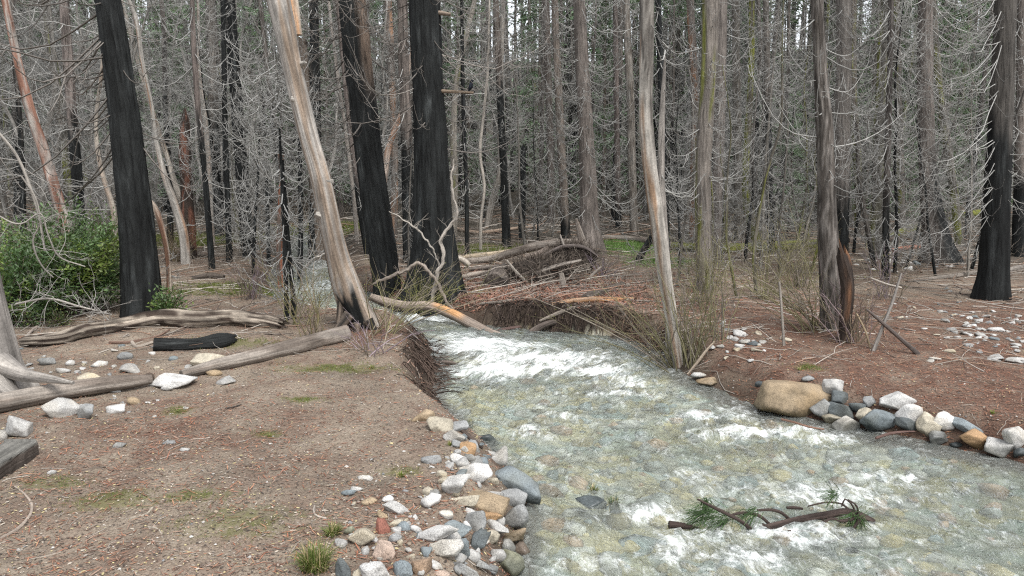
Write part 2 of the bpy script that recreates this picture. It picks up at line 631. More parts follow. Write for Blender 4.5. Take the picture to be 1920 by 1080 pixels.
def ground_material():
    m, nt = newmat("forest_soil")
    geo = nt.nodes.new("ShaderNodeNewGeometry")
    P = geo.outputs["Position"]
    red = attr(nt, "red").outputs["Fac"]
    green = attr(nt, "green").outputs["Fac"]
    bedf = attr(nt, "bed").outputs["Fac"]
    wet = attr(nt, "wet").outputs["Fac"]
    nL = noise(nt, P, .7, 4, .6)
    nM = noise(nt, P, 4.5, 5, .65)
    nF = noise(nt, P, 46, 4, .72)
    nX = noise(nt, P, 130, 3, .7)
    needle = noise(nt, mapping(nt, P, (18, 90, 20), (0, 0, .5)), 1.0, 3, .7, 1.2)
    soil = mixc(nt, ramp(nt, nM, [(.35, 0.0), (.65, 1.0)]), (.225, .182, .138), (.335, .281, .220))
    soil = mixc(nt, ramp(nt, nF, [(.45, 0.0), (.62, .8)]), soil, (.105, .080, .062))
    soil = mixc(nt, ramp(nt, nX, [(.60, 0.0), (.70, .75)]), soil, (.44, .41, .38))
    soil = mixc(nt, 1.0, soil, ramp(nt, nL, [(.3, .62), (.5, .95), (.7, 1.12)]), 'MULTIPLY')
    lit = mixc(nt, ramp(nt, needle, [(.4, 0.0), (.62, 1.0)]), (.075, .047, .036), (.185, .102, .070))
    lit = mixc(nt, ramp(nt, nF, [(.5, 0.0), (.68, .8)]), lit, (.075, .056, .045))
    lit = mixc(nt, ramp(nt, nX, [(.62, 0.0), (.72, .6)]), lit, (.38, .33, .28))
    rf = mathn(nt, 'MULTIPLY_ADD', mathn(nt, 'SUBTRACT', nM, .5), 2.0, mathn(nt, 'MULTIPLY_ADD', mathn(nt, 'SUBTRACT', noise(nt, P, 1.6, 3, .6), .5), 2.0, red), clamp=True)
    rf = mathn(nt, 'MULTIPLY', rf, mathn(nt, 'GREATER_THAN', red, .01), clamp=True)
    col = mixc(nt, rf, soil, lit)
    gf = mathn(nt, 'MULTIPLY_ADD', mathn(nt, 'SUBTRACT', noise(nt, P, 9, 5, .75), .52), 5.0, mathn(nt, 'MULTIPLY_ADD', green, 2.4, -1.2), clamp=True)
    gcol = mixc(nt, attr(nt, 'lawn').outputs['Fac'], mixc(nt, nF, (.075, .08, .028), (.155, .16, .052)), (.15, .25, .07))
    col = mixc(nt, mathn(nt, 'MULTIPLY', gf, mathn(nt, 'MULTIPLY_ADD', attr(nt, 'lawn').outputs['Fac'], .30, .65)), col, gcol)
    # stream bed: rounded stones of many colours
    vo = nt.nodes.new("ShaderNodeTexVoronoi")
    vo.inputs["Scale"].default_value = 4.6
    vo.inputs["Randomness"].default_value = 1.0
    wv = nt.nodes.new("ShaderNodeVectorMath")
    wv.operation = 'ADD'
    wn = nt.nodes.new("ShaderNodeTexNoise")
    wn.inputs["Scale"].default_value = 3.0
    nt.links.new(P, wn.inputs["Vector"])
    sc = nt.nodes.new("ShaderNodeVectorMath")
    sc.operation = 'SCALE'
    sc.inputs["Scale"].default_value = .35
    nt.links.new(wn.outputs["Color"], sc.inputs[0])
    nt.links.new(P, wv.inputs[0])
    nt.links.new(sc.outputs[0], wv.inputs[1])
    nt.links.new(mapping(nt, wv.outputs[0], (1, 1, .2)), vo.inputs["Vector"])
    sep = nt.nodes.new("ShaderNodeSeparateColor")
    nt.links.new(vo.outputs["Color"], sep.inputs[0])
    bcol = ramp(nt, sep.outputs[0], [(0, (.30, .29, .21)), (.2, (.56, .55, .48)), (.4, (.46, .39, .16)), (.55, (.66, .64, .56)), (.7, (.34, .43, .42)), (.85, (.58, .49, .24)), (1, (.50, .54, .51))])
    bcol = mixc(nt, ramp(nt, vo.outputs["Distance"], [(.5, 0.0), (.85, .45)]), bcol, (.27, .25, .17))
    patch = noise(nt, P, 1.7, 3, .55, .8)
    bcol = mixc(nt, ramp(nt, patch, [(.50, 0.0), (.62, .6)]), bcol, (.50, .42, .15))
    bcol = mixc(nt, ramp(nt, noise(nt, P, 1.1, 2, .5), [(.54, 0.0), (.66, .6)]), bcol, (.30, .41, .41))
    bcol = mixc(nt, 1.0, bcol, ramp(nt, nM, [(.3, .62), (.7, 1.4)]), 'MULTIPLY')
    deep = nt.nodes.new('ShaderNodeAttribute')
    deep.attribute_name = 'deep'
    bcol = mixc(nt, deep.outputs['Fac'], bcol, mixc(nt, 1.0, bcol, (.42, .44, .34), 'MULTIPLY'))
    col = mixc(nt, bedf, col, bcol)
    col = mixc(nt, wet, col, mixc(nt, 1.0, col, (.30, .28, .26), 'MULTIPLY'))
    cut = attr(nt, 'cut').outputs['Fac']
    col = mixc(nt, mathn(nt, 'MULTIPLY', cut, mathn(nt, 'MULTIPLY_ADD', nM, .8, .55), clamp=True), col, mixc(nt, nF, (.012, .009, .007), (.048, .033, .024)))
    far = attr(nt, 'far_shade').outputs['Fac']  # dimness of the wood's interior, painted into the distant ground's colour
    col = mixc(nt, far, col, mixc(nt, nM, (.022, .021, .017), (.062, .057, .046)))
    hgt = mathn(nt, 'ADD', mathn(nt, 'MULTIPLY', nF, .6), mathn(nt, 'MULTIPLY', nM, .8))
    nb = bump(nt, hgt, .9, .03, bump(nt, nX, .5, .008))
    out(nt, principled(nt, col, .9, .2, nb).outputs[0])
    return m


M_GROUND = ground_material()


def water_material():
    m, nt = newmat("stream_water")
    geo = nt.nodes.new("ShaderNodeNewGeometry")
    P = geo.outputs["Position"]
    fo = attr(nt, "foam").outputs["Fac"]
    tc = attr(nt, "tc").outputs["Vector"]          # along and across the current
    stre = noise(nt, mapping(nt, tc, (7.5, 2.6, 6)), 1.0, 4, .60, 1.3)
    fine = noise(nt, mapping(nt, tc, (22, 13, 20)), 1.0, 4, .62, .8)
    clump = noise(nt, mapping(nt, tc, (5.0, 3.0, 3)), 1.0, 5, .62, 1.0)
    lace = noise(nt, mapping(nt, tc, (6.5, 3.4, 3)), 1.0, 5, .68, 2.4)
    lacef = ramp(nt, mathn(nt, 'ABSOLUTE', mathn(nt, 'SUBTRACT', lace, .5)), [(0.0, 1.0), (.02, .6), (.06, 0.0)])
    f = mathn(nt, 'ADD', mathn(nt, 'MULTIPLY', mathn(nt, 'SUBTRACT', stre, .5), 1.2), mathn(nt, 'MULTIPLY', mathn(nt, 'SUBTRACT', fine, .5), 1.0))
    f = mathn(nt, 'ADD', f, mathn(nt, 'MULTIPLY', lacef, .26))
    f = mathn(nt, 'ADD', mathn(nt, 'ADD', f, fo), mathn(nt, 'MULTIPLY', mathn(nt, 'SUBTRACT', clump, .5), 1.8))
    foam = ramp(nt, f, [(.36, 0.0), (.66, .22), (1.02, .72), (1.4, 1.0)])
    hb = mathn(nt, 'ADD', stre, mathn(nt, 'MULTIPLY', fine, .16))
    nb = bump(nt, hb, 1.0, .10)
    fr = nt.nodes.new("ShaderNodeFresnel")
    fr.inputs["IOR"].default_value = 1.33
    nt.links.new(nb, fr.inputs["Normal"])
    tr = nt.nodes.new("ShaderNodeBsdfRefraction")
    tr.inputs["Color"].default_value = (.93, .975, .955, 1)
    tr.inputs["Roughness"].default_value = .02
    tr.inputs["IOR"].default_value = 1.33
    nt.links.new(nb, tr.inputs["Normal"])
    tp = nt.nodes.new("ShaderNodeBsdfTransparent")
    tp.inputs["Color"].default_value = (.94, .985, .965, 1)
    mt = nt.nodes.new("ShaderNodeMixShader")
    mt.inputs[0].default_value = .06
    nt.links.new(tp.outputs[0], mt.inputs[1])
    nt.links.new(tr.outputs[0], mt.inputs[2])
    gl = nt.nodes.new("ShaderNodeBsdfGlossy")
    gl.inputs["Roughness"].default_value = .08
    nt.links.new(nb, gl.inputs["Normal"])
    df = nt.nodes.new("ShaderNodeBsdfDiffuse")
    df.inputs["Color"].default_value = (.66, .71, .66, 1)       # silt and fine bubbles in the water
    nt.links.new(nb, df.inputs["Normal"])
    m0 = nt.nodes.new("ShaderNodeMixShader")
    m0.inputs[0].default_value = .17
    nt.links.new(mt.outputs[0], m0.inputs[1])
    nt.links.new(df.outputs[0], m0.inputs[2])
    m1 = nt.nodes.new("ShaderNodeMixShader")
    nt.links.new(fr.outputs[0], m1.inputs[0])
    nt.links.new(m0.outputs[0], m1.inputs[1])
    nt.links.new(gl.outputs[0], m1.inputs[2])
    fd = nt.nodes.new("ShaderNodeBsdfPrincipled")
    fd.inputs["Base Color"].default_value = (.80, .84, .83, 1)
    fd.inputs["Roughness"].default_value = .5
    nt.links.new(bump(nt, f, .35, .05), fd.inputs["Normal"])
    m2 = nt.nodes.new("ShaderNodeMixShader")
    nt.links.new(foam, m2.inputs[0])
    nt.links.new(m1.outputs[0], m2.inputs[1])
    nt.links.new(fd.outputs[0], m2.inputs[2])
    out(nt, m2.outputs[0])
    return m


M_WATER = water_material()

# ---------------------------------------------------------------- ground: one sheet
def spaced(lo, hi, fine, grow, c=0.0):
    a = [c]
    s = fine
    while a[-1] < hi:
        a.append(a[-1] + s)
        s = max(fine, (a[-1] - c) * grow)
    b = [c]
    s = fine
    while b[-1] > lo:
        b.append(b[-1] - s)
        s = max(fine, (c - b[-1]) * grow)
    return np.array(sorted(set(b + a)))


gx = spaced(-110, 110, .07, .022)
gy = np.concatenate([[-12, -8, -5, -2, 0, 1, 2, 2.6, 3.1, 3.5], np.arange(3.8, 17.5, .075)])
t_ = gy[-1]
while t_ < 160:
    t_ += max(.075, (t_ - 14) * .022)
    gy = np.append(gy, t_)
GX, GY = np.meshgrid(gx, gy)
GZ = H(GX, GY)
sdg = creek_sd(GX, GY)


def blob(x, y, cx, cy, rx, ry):
    return np.exp(-(((x - cx) / rx) ** 2 + ((y - cy) / ry) ** 2))


def red_field(x, y):
    r = .18 + 0 * x
    r = np.maximum(r, .85 * blob(x, y, .6, 17.0, 3.0, 2.6))
    r = np.maximum(r, .85 * sstep(2.0, 3.4, x) * sstep(17.5, 15, y))
    r = np.maximum(r, .8 * blob(x, y, -2.0, 12.6, 1.0, 1.2))
    r = np.maximum(r, .35 * sstep(15, 20, y))
    r = np.maximum(r, .5 * blob(x, y, -3.5, 8, 1.5, 1.5))
    return r


GREENS = [((450, 975), .7, .35), ((215, 935), .5, .3), ((100, 905), .4, .25), ((370, 930), .5, .2), ((600, 690), .9, .35), ((690, 690), .5, .25),
          ((340, 770), .25, .2), ((400, 545), 1.3, 1.0), ((470, 540), 1.3, .8), ((420, 640), 1.0, .4), ((1170, 462), 1.35, 2.2), ((1240, 490), 1.0, 1.2), ((340, 590), .7, .4), ((910, 470), 1.6, 1.4),
          ((750, 885), .25, .15), ((500, 815), .2, .15), ((570, 750), .3, .2), ((1510, 690), .3, .2), ((330, 450), 2.5, 2.5), ((620, 440), 2.0, 2.5)]
GREENW = [(at(*p), a, b) for p, a, b in GREENS]


def green_field(x, y):
    g = 0 * x
    for c, a, b in GREENW:
        g = np.maximum(g, blob(x, y, c[0], c[1], a, b))
    return g


bedA = sstep(.05, -.12, sdg + .12 * fbm2(GX, GY, 3.0, 3, 1.0))
wetA = sstep(.42, .02, GZ - water_z(GX, GY)) * sstep(1.0, .2, sdg) * (1 - bedA) * .8
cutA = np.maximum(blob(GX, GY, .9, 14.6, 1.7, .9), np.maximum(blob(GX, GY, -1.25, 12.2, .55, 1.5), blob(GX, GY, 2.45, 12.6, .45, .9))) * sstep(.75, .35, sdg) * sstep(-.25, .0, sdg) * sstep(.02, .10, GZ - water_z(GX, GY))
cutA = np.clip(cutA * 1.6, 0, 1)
G = Geo()
nx, ny = len(gx), len(gy)
idx = np.arange(nx * ny).reshape(ny, nx)
GQ = np.stack([idx[:-1, :-1], idx[:-1, 1:], idx[1:, 1:], idx[1:, :-1]], -1).reshape(-1, 4)
G.add(np.stack([GX, GY, GZ], -1).reshape(-1, 3), GQ)
ground = link("ground", G.mesh("ground", M_GROUND, True, None, {"red": red_field(GX, GY).ravel(), "green": green_field(GX, GY).ravel(), "bed": bedA.ravel(), "deep": np.clip(.9 * blob(GX, GY, 5.0, 6.6, 2.4, 1.5) + .5 * sstep(.0, .5, fbm2(GX, GY, .8, 2, 12.0)), 0, 1).ravel(), "cut": cutA.ravel(), "lawn": blob(GX, GY, GREENW[10][0][0], GREENW[10][0][1], 2.2, 4).ravel(), "wet": wetA.ravel(), "far_shade": (sstep(17.5, 31, np.sqrt(GX ** 2 + GY ** 2) + 6 * fbm2(GX, GY, .2, 3, 3.0)) * .9).ravel()}))
tag(ground, kind="structure", label="forest floor with brown soil, reddish needle litter and the stream's banks")

# ---------------------------------------------------------------- water
# foam: where the stream drops and where it breaks over stones
FOAM = [((1000, 676), 1.5, .45, 1.0), ((890, 652), .9, .55, 1.05), ((960, 655), .8, .3, .9), ((930, 700), .7, .5, 1.15), ((1130, 700), .7, .5, .9), ((870, 655), .6, .45, .9), ((1180, 720), .5, .4, .65), ((1010, 690), 1.2, .5, .8),
        ((1160, 745), .5, .25, .75), ((1330, 790), .7, .25, .7), ((1440, 815), .9, .22, .95), ((1540, 825), .45, .2, .8), ((1390, 770), .5, .25, .5),
        ((985, 815), .25, .25, .65), ((1060, 790), .45, .2, .5), ((1560, 930), .8, .35, .7), ((1650, 900), .5, .3, .55), ((1430, 925), .7, .25, .45), ((1480, 1010), .7, .3, .75),
        ((1330, 1010), .5, .3, .6), ((1230, 975), .35, .22, .7), ((1130, 1060), .45, .25, .5), ((1390, 1060), .4, .25, .75), ((1600, 1060), .6, .3, .35), ((1240, 1040), .5, .25, .45),
        ((1330, 900), .35, .18, .4), ((1840, 1000), .5, .4, .25), ((610, 540), .9, 1.8, .6), ((600, 500), .9, 2.5, .5), ((560, 600), .5, .4, .3), ((800, 600), 1.2, .5, .8), ((860, 635), .7, .5, .7),
        ((1560, 780), .5, .2, .55), ((1700, 815), .8, .15, .3), ((1760, 930), .4, .2, .35)]
FOAMW = [(at(p[0], p[1], water=True), a, b, k) for p, a, b, k in FOAM]
wx = np.arange(-9.2, 8.3, .05)
wy = np.concatenate([np.arange(-.5, 3.6, .25), np.arange(3.6, 17.0, .045), np.arange(17.0, 34, .14)])
WX, WY = np.meshgrid(wx, wy)
wsd = creek_sd(WX, WY)
# current direction -> coordinates along / across the flow
ang = np.interp(WY, [4, 8, 11, 13, 14.5, 16, 19, 30], [.55, .45, .30, .15, .9, .9, .25, .25])
AL = np.cos(ang) * WY - np.sin(ang) * WX
AC = np.sin(ang) * WY + np.cos(ang) * WX
foam = np.zeros_like(WX) + .09 + .06 * sstep(9, 12, WY) - .10 * blob(WX, WY, 5.2, 6.8, 2.2, 1.6)
for c, a, b, k in FOAMW:
    n_ = 1 + .35 * fbm2(WX, WY, 2.3, 2, c[0])
    foam = np.maximum(foam, k * np.exp(-(((WX - c[0]) / (a * n_)) ** 2 + ((WY - c[1]) / (b * n_)) ** 2) ** .9))
foam = foam + .10 * sstep(.0, .45, fbm2(WX, WY, .9, 3, 7.7)) 
flow = np.stack([AC * 3.4, AL * 1.5, 0 * AC], -1)
waves = fbm(flow, 4)
ridg = 1 - np.abs(fbm(flow * 1.35 + 9, 3)) * 2
chop = fbm(np.stack([AC * 9, AL * 5, 0 * AC + 3], -1), 3)
depthk = sstep(0, .5, -wsd)
WZg = water_z(WX, WY) + (.3 + .7 * depthk) * (.095 * waves + .045 * ridg + .03 * chop) + depthk * np.clip(foam, 0, 1) * (.085 * fbm(np.stack([AC * 2.6, AL * 1.9, 0 * AC + 6], -1), 3) * 1.6 + .03 * chop + .04)
WZg = WZg - .02 * np.maximum(fbm2(WX, WY, .8, 2, 3.3), 0)
keep = (wsd < .55)
kq = keep[:-1, :-1] & keep[:-1, 1:] & keep[1:, 1:] & keep[1:, :-1]
iw = np.arange(WX.size).reshape(WX.shape)
WQ = np.stack([iw[:-1, :-1], iw[:-1, 1:], iw[1:, 1:], iw[1:, :-1]], -1)[kq]
used = np.zeros(WX.size, bool)
used[WQ.ravel()] = True
remap = np.cumsum(used) - 1
W = Geo()
W.add(np.stack([WX, WY, WZg], -1).reshape(-1, 3)[used], remap[WQ], None, (1, 1, 1), np.stack([AC, AL, 0 * AC], -1).reshape(-1, 3)[used])
water = link("water", W.mesh("water", M_WATER, True, None, {"foam": foam.ravel()[used]}))
tag(water, kind="structure", label="clear shallow stream breaking into white water over its stony bed")
# ---------------------------------------------------------------- bark colours (the stem's own colour, varied by noise)
def _n(V, TH, LL, k=1.0, s=0.0):
    return fbm(np.stack([np.cos(TH) * k, np.sin(TH) * k, LL * .6 * k + s], -1), 3)


def c_plain(base, var=.25, seed=0.0):
    b = np.array(base)
    def f(V, TH, LL, fn):
        return b * (1 + var * 1.6 * _n(V, TH, LL, 1.2, seed))[..., None] * (1 - .25 * np.clip(fn, -.5, .5))[..., None]
    return f


CH = np.array((.0105, .0115, .0115))
GR = np.array((.165, .157, .147))
BR = np.array((.138, .120, .107))
PALE = np.array((.42, .39, .35))


def c_char(seed=0.0, top=None, zc=None, side=0.0, soft=1.0):
    """charred below height zc, its own bark colour above"""
    t = GR if top is None else np.array(top)
    def f(V, TH, LL, fn):
        n = _n(V, TH, LL, .9, seed)
        ash = sstep(.18, .42, fbm(np.stack([np.cos(TH) * 2.2, np.sin(TH) * 2.2, LL * 1.1 + seed], -1), 3))[..., None]
        c = np.broadcast_to(CH, V.shape) * (1 + .9 * n[..., None]) * (1 + 2.0 * ash)
        if zc is not None:
            m = sstep(-.5 * soft, .5 * soft, LL - zc + n * 1.2 * soft + side * np.sin(TH) * .8)[..., None]
            c = c * (1 - m) + t * (1 + .4 * n[..., None]) * m
        return c
    return f


def c_patch(a, b, k=1.0, thr=0.0, seed=0.0, wid=.12):
    a, b = np.array(a), np.array(b)
    def f(V, TH, LL, fn):
        m = sstep(thr - wid, thr + wid, _n(V, TH, LL, k, seed))[..., None]
        return (a * (1 - m) + b * m) * (1 - .25 * np.clip(fn, -.5, .5))[..., None] * (1 + .3 * _n(V, TH, LL, 3, seed + 5))[..., None]
    return f


def c_moss(base, amt=.1, seed=0.0):
    b = np.array(base)
    g = np.array((.17, .185, .028))
    def f(V, TH, LL, fn):
        m = sstep(.05, .3, _n(V, TH, LL, 1.0, seed) + amt - .05 + .15 * np.cos(TH + 2.2))[..., None] * .85
        c = b * (1 + .4 * _n(V, TH, LL, 1.5, seed))[..., None]
        return c * (1 - m) + g * m
    return f


# ---------------------------------------------------------------- bare crowns
TWIG = np.array((.325, .322, .305))
TWIGD = np.array((.17, .155, .14))


def crown_geo(rng, axis, z0, z1, n, Lmax=1.6, tw=6, col=TWIG, up=.5, droop=.35, e0=(-.1, .3), r0=.015, dens=None, az=None, minL=.3, jit=.028, geo=None, droopy=False):
    """dead conifer limbs: they sag from the stem and hook upward at the tip, with thin side twigs"""
    zz = rng.uniform(z0, z1, n) if dens is None else z0 + (z1 - z0) * rng.uniform(0, 1, n) ** dens
    zz.sort()
    A = np.array([axis(z) for z in zz])             # x y r
    th = rng.uniform(0, 2 * math.pi, n) if az is None else rng.uniform(az[0], az[1], n)
    L = Lmax * rng.uniform(minL, 1, n)
    d = np.stack([np.cos(th), np.sin(th), 0 * th], 1)
    sd = np.stack([-np.sin(th), np.cos(th), 0 * th], 1)
    t = np.linspace(0, 1, 8)
    e = rng.uniform(*e0, n)
    uu = up * rng.uniform(.2, 1.4, n)
    dr = droop * rng.uniform(.3, 1.3, n)
    cv = rng.normal(0, .22, n)
    o = L[:, None] * (t - .10 * t ** 3)[None]
    zo = L[:, None] * (e[:, None] * t - dr[:, None] * np.sin(math.pi * .85 * t) + uu[:, None] * t ** 3)
    P = np.stack([A[:, 0], A[:, 1], zz], 1)[:, None] + d[:, None] * (o + A[:, 2:3] * .8)[..., None] + sd[:, None] * (cv * L)[:, None, None] * (t ** 2)[None, :, None]
    P[..., 2] += zo
    w_ = rng.normal(0, jit, P.shape) * L[:, None, None] * t[None, :, None] * .6
    P += w_
    rad = (r0 * (.55 + .45 * L / Lmax))[:, None] * (1 - .78 * t)[None]
    cm = col * rng.uniform(.6, 1.25, n)[:, None]
    g = tubes(P, rad, 3, cm, geo)
    if tw:
        m = n * tw
        k = np.repeat(np.arange(n), tw)
        tt = rng.uniform(.15, 1.0, m)
        q = tt * 7
        i = np.minimum(q.astype(int), 6)
        f = (q - i)[:, None]
        p0 = P[k, i] * (1 - f) + P[k, i + 1] * f
        tan = P[k, i + 1] - P[k, i]
        tan /= np.linalg.norm(tan, axis=1)[:, None] + 1e-9
        side = rng.choice([-1, 1], m) * rng.uniform(.5, 1.4, m)
        dd = tan + sd[k] * side[:, None] + np.stack([0 * tt, 0 * tt, rng.normal(-.1, .35, m)], 1)
        dd /= np.linalg.norm(dd, axis=1)[:, None]
        l = L[k] * rng.uniform(.15, .55, m) * (1.15 - .6 * tt)
        s = np.linspace(0, 1, 5)
        Q = p0[:, None] + dd[:, None] * (l[:, None] * s)[..., None]
        hook = rng.uniform(-.1, .8, m)
        Q[..., 2] += l[:, None] * (-.30 * np.sin(math.pi * .8 * s)[None] + hook[:, None] * (s ** 2.2)[None])
        Q += rng.normal(0, .05, Q.shape) * (l[:, None] * s)[..., None]
        tubes(Q, (r0 * .42) * (1 - .65 * s)[None] * np.ones((m, 1)), 3, cm[k] * rng.uniform(.8, 1.2, m)[:, None], g)
    return g


def wiggle(rng, starts, dirs_, Ls, r, levels=3, kids=5, wob=.35, col=TWIG, up=.1, geo=None, n=8):
    """crooked bare limbs that fork again and again"""
    g = geo if geo is not None else Geo()
    S0, D0, L0 = np.asarray(starts, float), np.asarray(dirs_, float), np.asarray(Ls, float)
    D0 = D0 / np.linalg.norm(D0, axis=1)[:, None]
    R0 = np.broadcast_to(np.asarray(r, float), L0.shape).copy()
    for lv in range(levels):
        K = len(L0)
        st = rng.normal(0, wob, (K, n - 1, 3))
        st[..., 2] += up
        dd = D0[:, None] + np.cumsum(st, 1) * .55
        dd /= np.linalg.norm(dd, axis=2)[..., None]
        P = np.concatenate([S0[:, None], S0[:, None] + np.cumsum(dd * (L0 / (n - 1))[:, None, None], 1)], 1)
        rad = R0[:, None] * (1 - .7 * np.linspace(0, 1, n))[None]
        cm = np.asarray(col) * rng.uniform(.7, 1.25, K)[:, None]
        tubes(P, rad, 4 if lv == 0 else 3, cm, g)
        if lv == levels - 1: break
        m = K * kids
        k = np.repeat(np.arange(K), kids)
        tt = rng.uniform(.2, 1, m) * (n - 1)
        i = np.minimum(tt.astype(int), n - 2)
        f = (tt - i)[:, None]
        S0n = P[k, i] * (1 - f) + P[k, i + 1] * f
        Dn = dd[k, i] + rng.normal(0, .7, (m, 3))
        Dn /= np.linalg.norm(Dn, axis=1)[:, None]
        L0 = L0[k] * rng.uniform(.3, .65, m)
        R0 = R0[k] * .48
        S0, D0 = S0n, Dn
    return g


def path_from_px(pts, Y, dY=None, sink=.2, ztop=None):
    """stem axis through points of the photograph, standing at distance Y"""
    P, Rr = [], []
    for j, (px, py, wpx) in enumerate(pts):
        y = Y + (dY[j] if dY else 0)
        p = on_plane(px, py, y)
        P.append(p)
        Rr.append(wpx * .5 * y / FPX)
    P, Rr = np.array(P), np.array(Rr)
    if sink:
        d = P[0] - P[1]
        P = np.concatenate([[P[0] + d / np.linalg.norm(d) * sink], P])
        Rr = np.concatenate([[Rr[0] * 1.02], Rr])
    if ztop and P[-1][2] < ztop:
        d = P[-1] - P[-2]
        d = d / abs(d[2])
        d[:2] *= .8
        dz = ztop - P[-1][2]
        P = np.concatenate([P, [P[-1] + d * dz * .5, P[-1] + d * dz]])
        Rr = np.concatenate([Rr, [Rr[-1] * .8, Rr[-1] * .45]])
    return P, Rr


def axis_fn(P, Rr):
    z = P[:, 2]
    o = np.argsort(z)
    return lambda h: (np.interp(h, z[o], P[o, 0]), np.interp(h, z[o], P[o, 1]), np.interp(h, z[o], Rr[o]))


HAND, HPTS = [], []
TREE_FEET = []          # x, y, r of every stem placed by hand


def stand(name, label, cat, pts, Y=None, colf=None, mat=None, sides=14, crown=None, ztop=12.0, group=None, seed=None, amp=.06, freq=9, flare=.25, step=.16, jag=0.0, dY=None, lump=.03, dispf=None, lobes=5):
    base = at(pts[0][0], pts[0][1]) if Y is None else None
    Y = base[1] if Y is None else Y
    P, Rr = path_from_px(pts, Y, dY, .2, ztop)
    org = P[0] + np.array([0, 0, .2])
    gz = float(H(org[0], org[1]))
    if abs(gz - org[2]) > .03:                    # the foot goes down to the ground where it stands
        if gz < org[2]:
            d = P[1] - P[0] if len(P) > 1 else np.array([0, 0, 1.])
            P[0] = P[0] + (gz - .2 - P[0][2]) * np.array([0, 0, 1])
        org[2] = gz
    seed = (pts[0][0] * .37 + pts[0][1] * .11) % 50 if seed is None else seed
    root = empty(name, org, label, cat, group)
    g = trunk_geo(P, Rr, sides, step, amp, freq, seed, colf, flare, lobes, jag, dispf, lump=lump)
    link("trunk", g.mesh("trunk", mat or M_BARK, True, org), root)
    if crown:
        rng = np.random.default_rng(int(seed * 100) + 1)
        cs = crown if isinstance(crown, list) else [crown]
        cg = Geo()
        ax = axis_fn(P, Rr)
        for c in cs:
            c = dict(c)
            if "z1" not in c: c["z1"] = min(ztop - .3 if ztop else 99, CAM_Z + Y * .215 + 1.6)
            crown_geo(rng, ax, geo=cg, **c)
        link("crown", cg.mesh("crown", M_TWIG, True, org), root)
    TREE_FEET.append((org[0], org[1], Rr[0]))
    HAND.append((min(p[0] - p[2] * .5 for p in pts), max(p[0] + p[2] * .5 for p in pts), Y, max(p[2] for p in pts)))
    HPTS.append((pts, Y))
    return root, P, Rr, org


def cr(z0, n, L=1.6, **k):
    return dict(z0=z0, n=n, Lmax=L, **k)


# ---- the leaning bleached tree over the stream
def lean_col(V, TH, LL, fn):
    n = _n(V, TH, LL, 1.0, 3.0)
    n2 = fbm(np.stack([np.cos(TH) * 2.5, np.sin(TH) * 2.5, LL * .5], -1), 3)
    tan = np.array((.25, .195, .15))
    gre = np.array((.325, .305, .28))
    m = sstep(-.02, .30, n2 + .10 * np.cos(TH - .8) + .12 * sstep(4.5, 1.5, LL))[..., None]
    c = gre * (1 - m) + tan * m
    c = c * (1 + .45 * n[..., None])
    hole = np.maximum(sstep(.78, .66, LL + .7 * n2) * sstep(1.2, 1.0, np.abs((TH - 5.9 + math.pi) % (2 * math.pi) - math.pi)), sstep(.22, .14, np.abs((TH - 5.05 + .12 * LL + math.pi) % (2 * math.pi) - math.pi)) * sstep(.9, 1.1, LL) * sstep(2.5, 2.2, LL))[..., None]
    return c * (1 - hole) + CH * hole


def lean_disp(V, TH, LL, RR):
    h = sstep(.95, .35, LL) * sstep(1.2, .7, np.abs((TH - 5.9 + math.pi) % (2 * math.pi) - math.pi))
    ctr = V.mean(1, keepdims=True)
    # twisted ridge of spiral grain
    r_ = .05 * np.cos(TH * 2 - LL * .9 + 1.0) * sstep(4.5, .5, LL)
    return ctr + (V - ctr) * (1 - .62 * h + r_)[..., None]


LEAN = [(676, 612, 60), (652, 545, 53), (633, 480, 45), (617, 410, 41), (600, 330, 38), (580, 260, 36), (563, 190, 35), (547, 120, 36), (531, 40, 40), (522, 0, 42)]
r_, P_, R_, o_ = stand("leaning_dead_tree", "thick bleached barkless tree leaning left over the stream with a charred hollow foot", "tree", LEAN, None, lean_col, M_WOOD, 30, None, 11.5, seed=3.3, amp=.02, freq=6, flare=.42, step=.09, dispf=lean_disp, lump=.035, lobes=4)
LEAN_Y = o_[1]
for i, (px, py, sz) in enumerate([(606, 405, 26), (583, 277, 15), (556, 188, 18), (543, 112, 16), (570, 120, 12), (617, 340, 9)]):
    sd_ = -1 if i in (0, 2, 3, 5) else 1
    s = sz * .36 * LEAN_Y / FPX
    p = on_plane(px, py, LEAN_Y - .06)
    q = np.array([p - np.array([sd_ * s * 1.2, -.05, 0]), p, p + np.array([sd_ * s * .75, -.05, s * .25]), p + np.array([sd_ * s * 1.3, -.07, s * .5])])
    kg = trunk_geo(q, [s * 1.5, s * 1.05, s * .8, s * .45], 10, .02, .08, 5, i, c_patch((.33, .31, .28), (.12, .10, .085), 1.2, .15, i), lump=.10)
    link("knob", kg.mesh("knob", M_WOOD, True, o_), r_)
for i, pts in enumerate([[(655, 590, 22), (640, 610, 17), (622, 628, 8)], [(690, 600, 20), (700, 616, 14), (712, 628, 6)], [(668, 606, 18), (668, 622, 14), (672, 640, 6)], [(645, 480, 12), (640, 560, 14), (636, 605, 12)]]):
    P = np.array([on_plane(a, b, LEAN_Y - (.25 if i < 3 else .05)) for a, b, c in pts])
    g = trunk_geo(P, [c * .5 * LEAN_Y / FPX for a, b, c in pts], 10, .06, .06, 6, i, c_patch((.03, .028, .026), (.25, .2, .16), 1.2, .1 if i < 3 else -.3, i))
    link("root", g.mesh("root", M_WOOD, True, o_), r_)
